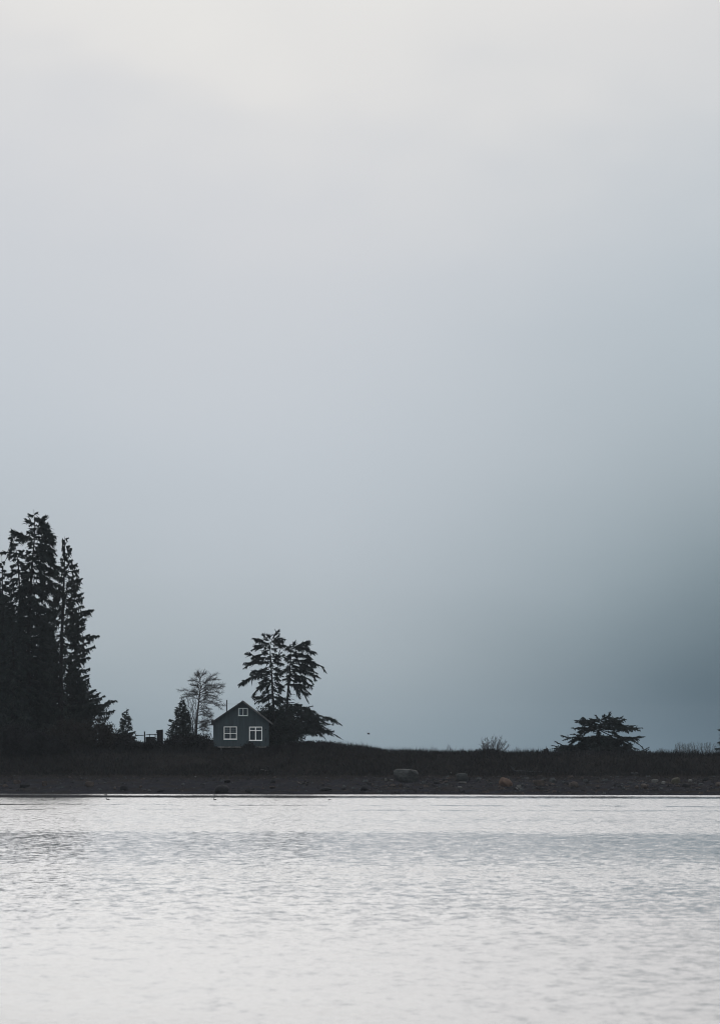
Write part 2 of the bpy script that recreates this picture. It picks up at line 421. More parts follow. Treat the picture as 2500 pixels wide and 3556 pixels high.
def bough(mb, base, tip, arch=0.06, W=0.9, hang=0.6, dens=10, t0=0.12, blade=0.26, rw=0.05, curl=0.0, m_tw=9, bw=0.21, foliage=1, wood=0):
    base = np.asarray(base, float); tip = np.asarray(tip, float)
    d = tip - base; L = float(np.linalg.norm(d)) + 1e-6
    tt = np.linspace(0, 1, 8)[:, None]
    pts = base + d * tt + UP * (arch * L * 4 * tt * (1 - tt)) + UP * (curl * L * (tt ** 3 - tt))
    pts[1:-1] += rng.normal(0, 0.018 * L, (6, 3))
    mb.tube(pts, np.linspace(rw, 0.010, 8), 4, wood)
    nt_ = int(dens * 2.4 * L) + 10
    nc = int(2.8 * L) + 4
    tc_ = t0 + (1 - t0) * (np.arange(nc) + rng.random(nc)) / nc
    hc = rng.uniform(0.15, 1.9, nc) * hang; lc = rng.uniform(0.40, 1.15, nc); sc_ = rng.uniform(-0.9, 0.9, nc); fc = rng.uniform(0.3, 1.0, nc)
    ci = rng.integers(0, nc, nt_)
    t_ = np.clip(tc_[ci] + rng.normal(0, 0.07 / L ** 0.5, nt_), t0 * 0.8, 1.0)
    axis = rng.random(nt_) < 0.26                  # sprays that hug the bough itself
    t_ = np.where(axis, t0 + (1 - t0) * rng.random(nt_) ** 0.8, t_)
    idx = t_ * 7; i0 = np.clip(idx.astype(int), 0, 6); fr_ = (idx - i0)[:, None]
    p = pts[i0] * (1 - fr_) + pts[i0 + 1] * fr_
    f = unit(pts[i0 + 1] - pts[i0])
    s = unit(np.cross(f, UP) + 1e-4)
    prof = np.clip((t_ - t0) * 5 + 0.25, 0, 1) * np.clip((1.02 - t_) * 2.6 + 0.2, 0, 1)
    ln = (1.45 * W * prof * np.where(axis, 0.5, lc[ci]) * rng.uniform(0.55, 1.15, nt_))[:, None]
    dr = f * fc[ci][:, None] + s * sc_[ci][:, None] + UP * (0.12 - hc[ci])[:, None] + rng.normal(0, 0.22, (nt_, 3))
    da = f + s * rng.uniform(-0.6, 0.6, (nt_, 1)) + UP * rng.uniform(-0.35, 0.22, (nt_, 1))
    dr = unit(np.where(axis[:, None], da, dr)) * ln
    # each spray is a long pointed tuft (two crossed blades) with short side needles
    pw = unit(np.cross(dr, rng.normal(0, 1, (nt_, 3))))
    wd = (bw * 0.26 + 0.022) * (0.6 + 0.7 * rng.random((nt_, 1)))
    mb.blades(p, dr, pw * wd, foliage, 0.3)
    mb.blades(p, dr * rng.uniform(.75, 1.0, (nt_, 1)), unit(np.cross(dr, pw)) * wd, foliage, 0.3)
    m2 = max(3, m_tw // 3)
    u = rng.uniform(0.0, 0.8, (nt_, m2, 1))
    B = p[:, None] + dr[:, None] * u
    D = unit(dr)[:, None] * 1.0 + rng.normal(0, 0.45, (nt_, m2, 3)) - UP * (0.25 * hang)
    D = unit(D) * blade * rng.uniform(0.45, 1.0, (nt_, m2, 1)) * (1.1 - 0.5 * u)
    Wd = unit(np.cross(D, rng.normal(0, 1, (nt_, m2, 3)))) * blade * bw * 0.75
    mb.blades(B.reshape(-1, 3), D.reshape(-1, 3), Wd.reshape(-1, 3), foliage, 0.3)

def trunk_at(tr, z):
    zs = tr[:, 2]; o = np.argsort(zs)
    return np.array([np.interp(z, zs[o], tr[o, 0]), np.interp(z, zs[o], tr[o, 1]), z])

def conifer(name, label, cat, Y, trunk, r_base, profile=None, n=40, drop=0.25, arch=0.06, W=0.9, hang=0.6, dens=10, blade=0.26,
            traced=(), fol='needles', group=None, curl=0.0, t0=0.15, rmin=0.7, depth_scale=1.0, stubs=(), m_tw=9, bw=0.21, fork=False):
    """trunk and profile are given in photo pixels at distance Y: profile rows are (py, reach to the left, reach to the right)"""
    tr = np.array([P(a, b, Y) for a, b in trunk])
    foot = tr[-1].copy(); foot[2] = gz(foot[0], foot[1]) - 0.1
    tr = np.vstack([tr[:-1], foot]) if tr[-1][2] <= foot[2] + 0.4 else np.vstack([tr, foot])
    root = empty(name, (foot[0], foot[1], foot[2] + 0.1), label, cat, group)
    # trunk
    zz = np.linspace(0, 1, 14)
    ss = np.concatenate([[0], np.cumsum(np.linalg.norm(np.diff(tr, axis=0), axis=1))]); ss /= ss[-1]
    tp = np.stack([np.interp(zz, ss, tr[:, k]) for k in range(3)], 1)
    mb = MB(); mb.tube(tp, 0.02 + (r_base - 0.02) * zz ** 0.8, 8); mb.build('trunk', M['bark'], root, smooth=True)
    k = Y / F
    def one(base, tip, **kw):
        mb = MB()
        a = dict(arch=arch, W=W, hang=hang, dens=dens, blade=blade, curl=curl, t0=t0, m_tw=m_tw, bw=bw)
        a.update(kw)
        L = np.linalg.norm(np.asarray(tip) - base)
        a['W'] = min(a['W'], 0.35 + 0.45 * L)
        bough(mb, base, tip, rw=min(0.07, 0.012 + 0.012 * L), **a)
        if fork and L > 1.5:
            base_ = np.asarray(base, float); d_ = np.asarray(tip, float) - base_
            for q_ in range(2 if L < 3 else 3):
                u_ = random.uniform(.3, .8)
                st_ = base_ + d_ * u_ + UP * (a['arch'] * L * 4 * u_ * (1 - u_))
                ln_ = L * random.uniform(.22, .42)
                v_ = unit(unit(d_) + np.array((0, random.uniform(-1.1, 1.1), 0)) + UP * random.uniform(-.75, .35)) * ln_
                b_ = dict(a); b_['W'] = min(a['W'] * .8, .3 + .4 * ln_); b_['arch'] = random.uniform(-.05, .12); b_['t0'] = .05
                bough(mb, st_, st_ + v_, rw=.022, **b_)
        mb.build('bough', [M['bark'], M[fol]], root)
    for row in traced:
        bx, by, tx, ty = row[:4]
        kw = row[4] if len(row) > 4 else {}
        base = P(bx, by, Y); tip = P(tx, ty, Y)
        dxm = tip[0] - base[0]
        tip[1] += dxm * random.uniform(-0.55, 0.55) + random.uniform(-0.4, 0.4)
        one(base, tip, **kw)
    for bx, by, tx, ty in stubs:
        mb = MB(); a_, b_ = P(bx, by, Y), P(tx, ty, Y)
        mid_ = (a_ + b_) / 2 + np.array((0, -0.2, 0.12))
        mb.tube([a_, mid_, b_], [0.05, 0.04, 0.02], 5); mb.build('bare_branch', M['bark'], root)
    if profile is not None and n:
        pr = np.array(profile, float)
        for q in range(n):
            u = (q + random.random()) / n
            u = u ** 0.8
            py = pr[0, 0] + (pr[-1, 0] - pr[0, 0]) * u
            Lr, Rr = np.interp(py, pr[:, 0], pr[:, 1]) * k, np.interp(py, pr[:, 0], pr[:, 2]) * k
            a_ = q * 2.39996 + random.uniform(-0.4, 0.4)
            c_ = math.cos(a_)
            r = (Lr + (Rr - Lr) * (1 + c_) / 2)
            if abs(c_) < 0.75: r = r * 0.5 + 0.5 * (Lr + Rr) / 2
            r *= random.uniform(rmin, 1.0)
            if r < 0.15: continue
            zt = Z(py, Y)
            zb = min(zt + drop * r, tr[0, 2] - 0.05)
            base = trunk_at(tr, zb)
            tip = base + np.array((c_ * r, math.sin(a_) * r * depth_scale, 0)); tip[2] = zt
            one(base, tip)
    return root

def region(x0, y0, s):
    return lambda a, b: (x0 + a / s, y0 + b / s)

def tr_rows(R, rows):
    out = []
    for r in rows:
        b = R(r[0], r[1]); t_ = R(r[2], r[3])
        out.append((*b, *t_, *(r[4:5])))
    return out

# the two spruces beside the house
R = region(800, 2160, 4.035)
up = dict(arch=-0.08, hang=0.35)
conifer('spruce_tree', 'tall thin spruce with layered boughs standing directly behind the gabled house', 'tree', 446.0,
        [R(600, 215), R(556, 290), R(562, 450), R(572, 600), R(582, 760), R(595, 1000), R(610, 1250), R(625, 1750)], 0.24,
        profile=[(2160 + 225/4.035, 10, 14), (2160 + 300/4.035, 26, 28), (2160 + 500/4.035, 30, 28), (2160 + 900/4.035, 38, 34), (2160 + 1120/4.035, 48, 44), (2160 + 1300/4.035, 62, 40), (2160 + 1600/4.035, 60, 40)], n=54,
        traced=tr_rows(R, [
            (550, 320, 315, 228), (552, 330, 360, 240), (555, 380, 295, 390, dict(arch=0.16)), (553, 350, 330, 335, dict(arch=.05)), (548, 265, 460, 165, up), (552, 250, 527, 178, up), (565, 250, 683, 110, dict(arch=-0.05, hang=.3, W=.7)),
            (575, 265, 690, 170, up), (560, 290, 718, 230), (560, 300, 800, 350, dict(arch=0.10)), (560, 280, 720, 262), (560, 320, 760, 345),
            (560, 480, 235, 425, dict(arch=-0.12)), (560, 460, 290, 500, dict(arch=0.1)), (562, 520, 380, 520, dict(arch=.05)), (565, 595, 178, 650, dict(arch=0.14)), (566, 570, 280, 570, dict(arch=0.06)), (562, 440, 470, 440),
            (565, 470, 765, 455, dict(arch=-.06)), (565, 500, 720, 420, up), (570, 560, 745, 585, dict(arch=.08)), (572, 520, 700, 530),
            (572, 690, 302, 745, dict(arch=0.18)), (572, 680, 310, 682, dict(arch=-.03)), (572, 650, 745, 700, dict(arch=0.1)), (576, 720, 742, 760, dict(arch=0.12)),
            (576, 745, 125, 905, dict(arch=0.15, hang=.9)), (577, 750, 250, 790, dict(arch=.1, hang=.9)), (580, 780, 400, 850, dict(hang=1.)), (580, 770, 710, 815, dict(arch=.1)),
            (582, 840, 310, 1030, dict(arch=.12)), (584, 850, 370, 925, dict(arch=.1, hang=.9)), (585, 860, 755, 905, dict(arch=-.03)), (588, 920, 770, 975, dict(arch=.08)), (590, 950, 450, 1000),
            (592, 1040, 325, 1088, dict(arch=.12)), (595, 1070, 345, 1140, dict(arch=.1, hang=.9)), (594, 1000, 785, 1110, dict(arch=.1)), (596, 1040, 760, 1130, dict(arch=.08)), (596, 1060, 470, 1110),
        ]), hang=0.62, dens=9, W=0.72, blade=0.20, m_tw=14, bw=.17, fork=True)

conifer('spruce_tree', 'leaning spruce with bare lower trunk and long boughs reaching away from the house', 'tree', 444.0,
        [R(868, 330), R(855, 430), R(840, 600), R(825, 800), R(808, 1000), R(798, 1150), R(800, 1700)], 0.25,
        profile=[(2160 + 335/4.035, 6, 22), (2160 + 450/4.035, 8, 36), (2160 + 700/4.035, 8, 46), (2160 + 880/4.035, 5, 44), (2160 + 900/4.035, 4, 6), (2160 + 1150/4.035, 4, 8), (2160 + 1190/4.035, 30, 55), (2160 + 1210/4.035, 30, 62), (2160 + 1300/4.035, 45, 100), (2160 + 1400/4.035, 45, 122), (2160 + 1520/4.035, 60, 140), (2160 + 1620/4.035, 60, 130)], n=84, drop=0.2,
        traced=tr_rows(R, [
            (868, 385, 1110, 300, dict(arch=0.10)), (868, 375, 1090, 285, dict(arch=.06)), (866, 370, 890, 290, up), (866, 385, 835, 325, up), (868, 385, 1182, 462, dict(arch=.16)), (866, 400, 1110, 385, dict(arch=.08)), (866, 380, 980, 320, dict(arch=.05)),
            (862, 455, 1160, 520, dict(arch=.10)), (860, 480, 1080, 480, dict(arch=.06)), (860, 560, 1337, 705, dict(arch=.17, hang=.5)), (860, 565, 1230, 600, dict(arch=.08)), (855, 590, 1225, 720, dict(arch=.12, hang=.9)),
            (845, 690, 1265, 785, dict(arch=.07)), (848, 640, 1150, 672, dict(arch=.04)), (850, 630, 1010, 640), (845, 660, 1090, 700, dict(arch=.03)),
            (835, 765, 1155, 855, dict(arch=.16)), (835, 770, 1060, 785, dict(arch=.08)), (830, 790, 1152, 935, dict(arch=.14)), (830, 870, 1000, 885, dict(arch=.04)),
            (828, 880, 1132, 1015, dict(arch=.2, hang=1.)), (828, 890, 1098, 1130, dict(arch=.28, hang=1.2, t0=.3)), (828, 885, 1040, 1010, dict(arch=.25, hang=1.3, t0=.35)), (828, 890, 990, 1080, dict(arch=.3, hang=1.3, t0=.35)),
            (855, 430, 800, 505, dict(arch=.1)), (848, 535, 755, 535, dict(W=.4)), (842, 640, 742, 690, dict(arch=.1)), (838, 670, 700, 700, dict(arch=.06)), (828, 795, 735, 805, dict(W=.6)), (862, 470, 815, 465),
            (865, 400, 800, 360), (858, 500, 900, 430), (855, 470, 940, 470),
            (815, 1130, 1000, 1190, dict(arch=.12, t0=.55)), (800, 1180, 1210, 1285, dict(arch=.06)), (800, 1190, 1190, 1250, dict(arch=.05)), (800, 1150, 905, 1205), (800, 1260, 1250, 1405, dict(arch=.05)), (800, 1250, 1240, 1370, dict(arch=.08)),
            (800, 1340, 1560, 1450, dict(arch=.11, t0=.3, hang=.8)), (800, 1350, 1440, 1440, dict(arch=.08)), (800, 1420, 1440, 1590, dict(arch=.12)), (800, 1470, 1570, 1645, dict(arch=.06, hang=.3)),
            (800, 1400, 1330, 1630, dict(arch=.14, hang=.9)), (800, 1420, 1220, 1600, dict(arch=.16, hang=.9)), (800, 1420, 1120, 1560, dict(arch=.12)), (800, 1440, 1020, 1560), (800, 1380, 1380, 1510, dict(arch=.1)),
        ]), stubs=[(*R(822, 1028), *R(915, 1018)), (*R(820, 1050), *R(860, 1047)), (*R(816, 1085), *R(912, 1097)), (*R(812, 1126), *R(950, 1152))],
        hang=0.68, dens=9, W=0.74, blade=0.20, m_tw=14, bw=.17, fork=True)

# the low windswept spruce on the bluff
R = region(1850, 2400, 2.483)
conifer('windswept_spruce', 'low flat topped spruce with spreading tiers alone on the far bluff', 'tree', 436.0,
        [R(600, 215), R(575, 290), R(565, 350), R(563, 420), R(565, 560)], 0.22,
        profile=[(2400 + 275/2.483, 22, 32), (2400 + 318/2.483, 34, 40), (2400 + 335/2.483, 5, 5), (2400 + 385/2.483, 5, 5), (2400 + 400/2.483, 50, 50), (2400 + 430/2.483, 70, 75), (2400 + 470/2.483, 100, 95), (2400 + 560/2.483, 125, 130)], n=80, drop=0.03,
        traced=tr_rows(R, [
            (575, 262, 350, 253, dict(arch=-.03)), (575, 272, 365, 268), (575, 285, 420, 285), (575, 255, 418, 238, dict(arch=-.04)), (580, 255, 490, 235, up), (585, 255, 540, 208, up), (595, 250, 612, 205, up), (598, 245, 665, 186, up), (598, 240, 650, 215, up),
            (590, 250, 730, 226, up), (585, 255, 770, 218, dict(arch=-.08)), (585, 262, 802, 245, dict(arch=-.04)), (585, 275, 785, 265), (580, 285, 760, 290, dict(arch=.03)), (585, 240, 690, 232), (580, 245, 470, 262), (580, 250, 700, 255),
            (567, 318, 338, 316, dict(arch=-.03)), (567, 322, 390, 332, dict(arch=.03)), (565, 345, 385, 385, dict(arch=.1)), (566, 310, 450, 316), (568, 300, 430, 298), (567, 315, 480, 325),
            (570, 305, 895, 294, dict(arch=-.06)), (570, 312, 945, 316, dict(arch=-.02)), (570, 318, 845, 326, dict(arch=.03)), (575, 300, 880, 316), (570, 315, 740, 325), (572, 295, 800, 300),
            (572, 335, 968, 392, dict(arch=-.10, t0=.4)), (572, 335, 900, 405, dict(arch=-.08, t0=.4)), (572, 335, 740, 385, dict(t0=.35)),
            (563, 470, 230, 510, dict(arch=.06)), (563, 480, 300, 520, dict(arch=.1)), (563, 490, 180, 530), (563, 470, 380, 500), (566, 470, 760, 500), (566, 480, 850, 515, dict(arch=.06)), (566, 490, 930, 530), (566, 460, 700, 470), (566, 440, 440, 470), (566, 500, 640, 545), (564, 500, 470, 545),
            (566, 395, 660, 400), (566, 390, 480, 405), (566, 405, 740, 420), (566, 410, 400, 425),
            (565, 420, 250, 425, dict(arch=.08)), (564, 430, 300, 440, dict(arch=.12)), (564, 450, 160, 470, dict(arch=-.05)), (563, 470, 185, 430, dict(arch=-.12)), (564, 480, 162, 515), (565, 400, 450, 400), (565, 440, 360, 420),
            (568, 420, 868, 438, dict(arch=.03)), (568, 425, 840, 480, dict(arch=.08)), (566, 440, 800, 425), (566, 480, 985, 485, dict(arch=-.14)), (566, 490, 1010, 500, dict(arch=-.1)), (566, 480, 900, 500, dict(arch=.1)),
        ]), hang=0.5, dens=9.5, W=0.58, blade=0.18, m_tw=14, bw=.17, fork=True)

# the stand of big conifers at the left
R = region(0, 1740, 3.826)
conifer('fir_tree', 'tallest dark fir with a forked top in the big stand of conifers', 'tree', 449.0,
        [R(455, 110), R(470, 290), R(468, 500), R(440, 720), R(420, 1000), R(400, 1300), R(385, 2000), (98, 2590)], 0.42,
        profile=[(1775, 3, 3), (1800, 10, 9), (1840, 18, 30), (1900, 18, 50), (1940, 22, 50), (2000, 40, 85), (2100, 55, 95), (2250, 75, 105), (2450, 95, 120), (2580, 90, 115)], n=175, drop=0.15,
        traced=tr_rows(R, [
            (462, 200, 395, 175, up), (465, 290, 353, 240, dict(arch=-.1)), (468, 290, 405, 325), (460, 170, 490, 155, up), (465, 230, 508, 222), (466, 260, 495, 250),
            (490, 350, 605, 203, dict(arch=-.14)), (490, 350, 580, 215, up), (485, 370, 625, 280, dict(arch=-.08)), (480, 390, 610, 340), 
            (460, 450, 158, 385, dict(arch=-.12, hang=.4)), (458, 470, 175, 400, dict(arch=-.10, hang=.4, t0=.3)), (460, 520, 300, 515, dict(arch=.14)), (465, 430, 365, 400), (465, 520, 390, 490),
            (478, 430, 742, 475, dict(arch=.10)), (478, 420, 700, 440, dict(arch=.08)), (476, 510, 735, 545, dict(arch=.06, hang=.9)), (476, 480, 720, 520, dict(hang=.9)), (475, 400, 660, 390),
            (445, 690, 365, 648, dict(arch=-.2, W=.5)), (440, 750, 332, 720, dict(arch=-.1, W=.6)), (448, 620, 385, 560, up),
            (460, 560, 755, 715, dict(arch=.12)), (462, 560, 690, 670, dict(arch=.1)), (455, 650, 660, 760, dict(arch=.1)), (455, 600, 735, 860, dict(arch=.18)),
            (450, 700, 782, 945, dict(arch=.14, hang=.8)), (448, 720, 770, 880, dict(arch=.1)), (440, 800, 800, 1050, dict(arch=.12, hang=.9)), (440, 850, 740, 960, dict(arch=.1)), (435, 950, 720, 1100, dict(arch=.08)), (425, 1100, 880, 1255, dict(arch=.05)), (425, 1150, 700, 1200),
        ]), hang=0.55, dens=9.5, W=1.2, blade=0.28, m_tw=11, bw=.24, fork=True)
conifer('fir_tree', 'slim fir with a drooping tip left of the forked fir', 'tree', 451.0,
        [R(148, 425), R(190, 520), R(230, 700), R(255, 900), R(265, 1200), R(270, 1700), (70, 2590)], 0.34,
        profile=[(1855, 3, 3), (1880, 10, 14), (1920, 14, 18), (1960, 28, 24), (2010, 45, 38), (2100, 65, 60), (2300, 85, 80), (2580, 90, 85)], n=130, drop=0.2,
        traced=tr_rows(R, [(170, 480, 130, 495), (185, 510, 140, 590, dict(arch=.1)), (190, 520, 262, 520), (200, 560, 145, 655, dict(arch=.1)), (225, 680, 310, 655, dict(arch=-.25, W=.5)), (230, 690, 325, 745, dict(arch=.1)), (228, 690, 25, 690, dict(arch=.02)), (235, 720, 120, 740), (250, 850, 345, 860)]),
        hang=0.6, dens=9, W=1.1, blade=0.30, m_tw=13, bw=.26)
conifer('cedar_tree', 'tall cedar with hanging sprays and an exposed thin trunk nearest the house', 'tree', 447.0,
        [R(866, 470), R(864, 700), R(856, 1000), R(846, 1300), R(830, 1700), R(815, 2200), (212, 2590)], 0.40,
        profile=[(1866, 4, 6), (1885, 7, 20), (1915, 6, 36), (1940, 6, 50), (1965, 6, 44), (2000, 9, 66), (2040, 40, 74), (2085, 45, 80), (2120, 70, 104), (2150, 75, 96), (2215, 85, 120), (2280, 90, 124),
                 (2345, 95, 148), (2390, 95, 162), (2425, 95, 176), (2450, 90, 190), (2480, 90, 172), (2560, 90, 172)], n=210, drop=-0.02, arch=-0.10, hang=1.35, W=1.0, dens=9, blade=0.30, bw=.25,
        fol='cedar', t0=0.34, rmin=0.62, m_tw=12,
        traced=[(212, 2425, 402, 2432, dict(t0=.35)), (212, 2440, 394, 2466, dict(t0=.35)), (212, 2410, 385, 2440, dict(t0=.35)), (212, 2460, 385, 2490, dict(t0=.35)), (224, 2080, 322, 2118, dict(t0=.6, arch=-.2)), (219, 2160, 340, 2205, dict(t0=.6, arch=-.16)), (226, 1890, 217, 1872, dict(W=.4)), (226, 1905, 219, 1902, dict(W=.4))])
back = 'conifers filling the back of the tall stand'
specs = [(8, 1935, 456, 80, 'narrow fir at the picture edge beside the drooping fir tip'),
         (-52, 1902, 470, 120, 'edge fir reaching in with ragged boughs beside the slim fir'),
         (-8, 1985, 460, 85, 'dark conifer below the drooping fir tip, deep in the stand'),
         (150, 2085, 462, 95, 'shorter conifer filling the gap between forked fir and cedar'),
         (45, 2170, 441, 90, 'broad low conifer in front of the slim fir trunk'),
         (262, 2300, 458, 90, 'low conifer hidden under the cedar boughs')]
for (tx, ty, Yc, wd, lab) in specs:
    conifer('fir_tree', lab, 'tree', Yc, [(tx, ty), (tx + 4, ty + 200), (tx, 2590)], 0.32,
            profile=[(ty + 8, 3, 3), (ty + 60, wd * .28, wd * .28), (ty + 160, wd * .55, wd * .55), (ty + 320, wd * .85, wd * .85), (2590, wd, wd)], n=120, drop=0.2,
            hang=0.6, dens=7.5, W=1.3, blade=0.40, m_tw=10, bw=.30, group=None)

# young conifers
R = region(380, 2440, 4.483)
conifer('young_conifer', 'small young conifer with sparse top beside the tall stand', 'tree', 448.0,
        [R(268, 82), R(266, 250), R(262, 600)], 0.10,
        profile=[(2461, 2, 2), (2468, 6, 6), (2475, 14, 13), (2482, 13, 12), (2490, 16, 14), (2497, 27, 23), (2508, 26, 32), (2522, 32, 33), (2540, 42, 42), (2562, 48, 48)], n=48, drop=-0.3, arch=-0.05, hang=0.4, dens=7, W=0.5, blade=0.17, fol='young', t0=0.1, rmin=0.5, m_tw=11)
R = region(540, 2300, 5.764)
conifer('bushy_conifer', 'dense bushy conifer leaning against the bare tree', 'tree', 446.0,
        [R(545, 745), R(545, 1000), R(550, 1550)], 0.16,
        profile=[(2428, 3, 3), (2444, 9, 8), (2453, 21, 12), (2464, 22, 20), (2472, 33, 22), (2480, 28, 30), (2496, 44, 30), (2510, 62, 44), (2518, 54, 46), (2534, 66, 52), (2560, 68, 62)], n=82, drop=-0.2, arch=-0.05, hang=0.5, dens=5.5, W=0.75, blade=0.22, fol='young', t0=0.1, rmin=0.45, m_tw=11)
conifer('edge_conifer', 'dark conifer cut off by the picture edge past the low spruce', 'tree', 440.0,
        [(2530, 2490), (2528, 2560), (2528, 2620)], 0.14,
        profile=[(2495, 3, 3), (2515, 24, 20), (2530, 42, 30), (2545, 34, 40), (2570, 42, 44), (2590, 48, 50), (2610, 62, 60)], n=34, drop=0.0, hang=0.5, dens=8, W=0.5, blade=0.22)
conifer('sapling', 'tiny dark conifer sapling on the bluff skyline before the low spruce', 'sapling', 436.0,
        [(1895, 2590), (1895, 2618)], 0.04, profile=[(2593, 2, 2), (2602, 6, 6), (2612, 9, 9)], n=18, drop=-.1, hang=.3, dens=14, W=.3, blade=.16)

# ------------------------------------------------------------------ bare trees and shrubs
def limb(mb, pts, r0, r1=0.012, twigs=26, tl=1.1, up_=0.15, k=5, sub=5, spread=0.8, wid=0.010, flat=0.5):
    pts = np.asarray(pts, float)
    s_ = np.linspace(0, 1, len(pts)); q = np.linspace(0, 1, 9)
    # smooth the polyline
    pp = np.stack([np.interp(q, s_, pts[:, i]) for i in range(3)], 1)
    pp[1:-1] = 0.25 * pp[:-2] + 0.5 * pp[1:-1] + 0.25 * pp[2:]
    L = np.linalg.norm(np.diff(pp, axis=0), axis=1).sum()
    pp[1:-1] += rng.normal(0, 0.02 * L, (7, 3))
    mb.tube(pp, np.linspace(r0, r1, 9), k)
    for i in range(twigs):
        t_ = 0.15 + 0.85 * ((i + random.random()) / twigs)
        a = min(int(t_ * 8), 7); f = t_ * 8 - a
        p = pp[a] * (1 - f) + pp[a + 1] * f
        d = unit(pp[a + 1] - pp[a])
        v = unit(d * random.uniform(0.6, 1.1) + rng.normal(0, 1, 3) * np.array((spread, spread, spread * flat)) + UP * up_)
        ln = tl * random.uniform(0.5, 1.1) * (1.15 - 0.6 * t_)
        e = p + v * ln + UP * 0.08 * ln
        m_ = p + v * ln * 0.5 + rng.normal(0, 0.04, 3)
        mb.tube([p, m_, e], [wid * 1.5, wid * 1.2, wid * .7], 3)
        n2 = sub
        u = rng.random((n2, 1)); B = p + (e - p) * u
        D = unit(v + rng.normal(0, 0.55, (n2, 3)) + UP * up_) * ln * rng.uniform(0.25, 0.55, (n2, 1))
        Wd = unit(np.cross(D, rng.normal(0, 1, (n2, 3)))) * wid * 0.9
        mb.blades(B, D, Wd, 0, 0.35)

R = region(540, 2300, 5.764)
Yb = 447.0
def PR(a, b, dy=0.0):
    q = R(a, b); v = P(q[0], q[1], Yb); v[1] += dy; return v
foot = PR(812, 1520); foot[2] = gz(foot[0], foot[1]) - 0.1
bt = empty('bare_tree', foot + np.array((0, 0, .1)), 'leafless tree with windswept twiggy crown between bushy conifer and house', 'tree')
mb = MB(); mb.tube([foot, PR(825, 1300), PR(842, 1050), PR(868, 820), PR(888, 650), PR(905, 500), PR(902, 380), PR(905, 230)], [.17, .15, .135, .115, .09, .06, .035, .012], 7)
mb.build('trunk', M['twig'], bt, smooth=True)
rows = [((855, 740), (805, 600), (700, 570), (470, 578)), ((895, 425), (840, 380), (770, 360), (708, 372)), ((885, 520), (850, 470), (790, 455), (728, 462)),
        ((865, 770), (780, 680), (650, 690), (540, 720)), ((870, 640), (790, 640), (700, 650), (605, 645)), ((902, 400), (870, 300), (840, 260), (800, 250)), ((902, 350), (930, 270), (960, 240), (1010, 230)), ((904, 330), (880, 260), (870, 230), (860, 222)),
        ((912, 520), (1000, 400), (1100, 290), (1245, 235)), ((910, 500), (1030, 390), (1120, 350), (1275, 345)), ((905, 560), (1010, 480), (1150, 450), (1335, 438)), ((898, 610), (1030, 540), (1200, 500), (1365, 480)), ((898, 620), (1000, 560), (1150, 530), (1350, 525)),
        ((890, 680), (960, 600), (1130, 600), (1350, 615)), ((885, 740), (980, 660), (1120, 670), (1250, 690)), ((880, 790), (1000, 690), (1150, 720), (1300, 780)), ((880, 800), (1030, 760), (1200, 810), (1395, 880)), ((870, 880), (980, 790), (1150, 830), (1320, 945)),
        ((865, 930), (960, 860), (1050, 900), (1100, 990)), ((860, 960), (930, 930), (1020, 990), (1155, 1080)), ((858, 1000), (950, 980), (1050, 1060), (1130, 1150)), ((850, 1080), (920, 1040), (1020, 1080), (1110, 1080)),
        ((838, 1320), (920, 1290), (990, 1230), (1130, 1180)), ((838, 1330), (930, 1300), (1040, 1260), (1110, 1250)), ((832, 1380), (920, 1340), (1000, 1370), (1075, 1380)), ((845, 1180), (930, 1180), (1010, 1180), (1080, 1160)), ((845, 1230), (920, 1200), (980, 1270), (1060, 1330)),
        ((870, 700), (840, 620), (800, 600), (770, 540)), ((885, 560), (860, 520), (850, 500), (840, 490))]
for pts in rows:
    dy = random.uniform(-1.4, 1.4)
    mb = MB(); L = abs(pts[0][0] - pts[-1][0])
    limb(mb, [PR(*p, dy=dy * q_ / 3) for q_, p in enumerate(pts)], 0.05, 0.010, twigs=int(30 + L / 8), tl=0.95, up_=0.22, sub=9, spread=.8, wid=0.0085, flat=.6)
    mb.build('limb', M['twig'], bt)

foot = PR(760, 1520); foot[2] = gz(foot[0], foot[1]) - 0.1
bt2 = empty('bare_tree', foot + np.array((0, 0, .1)), 'thin multi stemmed leafless tree rising out of the bushy conifer', 'tree')
for pts in [((770, 1480), (775, 1250), (770, 1050), (735, 850), (700, 740)), ((775, 1400), (785, 1150), (820, 950), (808, 850), (812, 760)), ((760, 1450), (720, 1200), (650, 1020), (610, 880), (590, 760)),
            ((765, 1400), (740, 1150), (700, 950), (660, 830), (640, 730)), ((770, 1350), (790, 1150), (760, 980), (760, 860), (750, 730)), ((755, 1400), (690, 1130), (600, 1000), (550, 850), (530, 720))]:
    mb = MB(); limb(mb, [PR(*p, dy=random.uniform(-.5, .5)) for p in pts], 0.05, 0.010, twigs=50, tl=0.75, up_=0.35, sub=7, spread=.7, wid=0.0085, flat=.8)
    mb.build('stem', M['twig'], bt2)

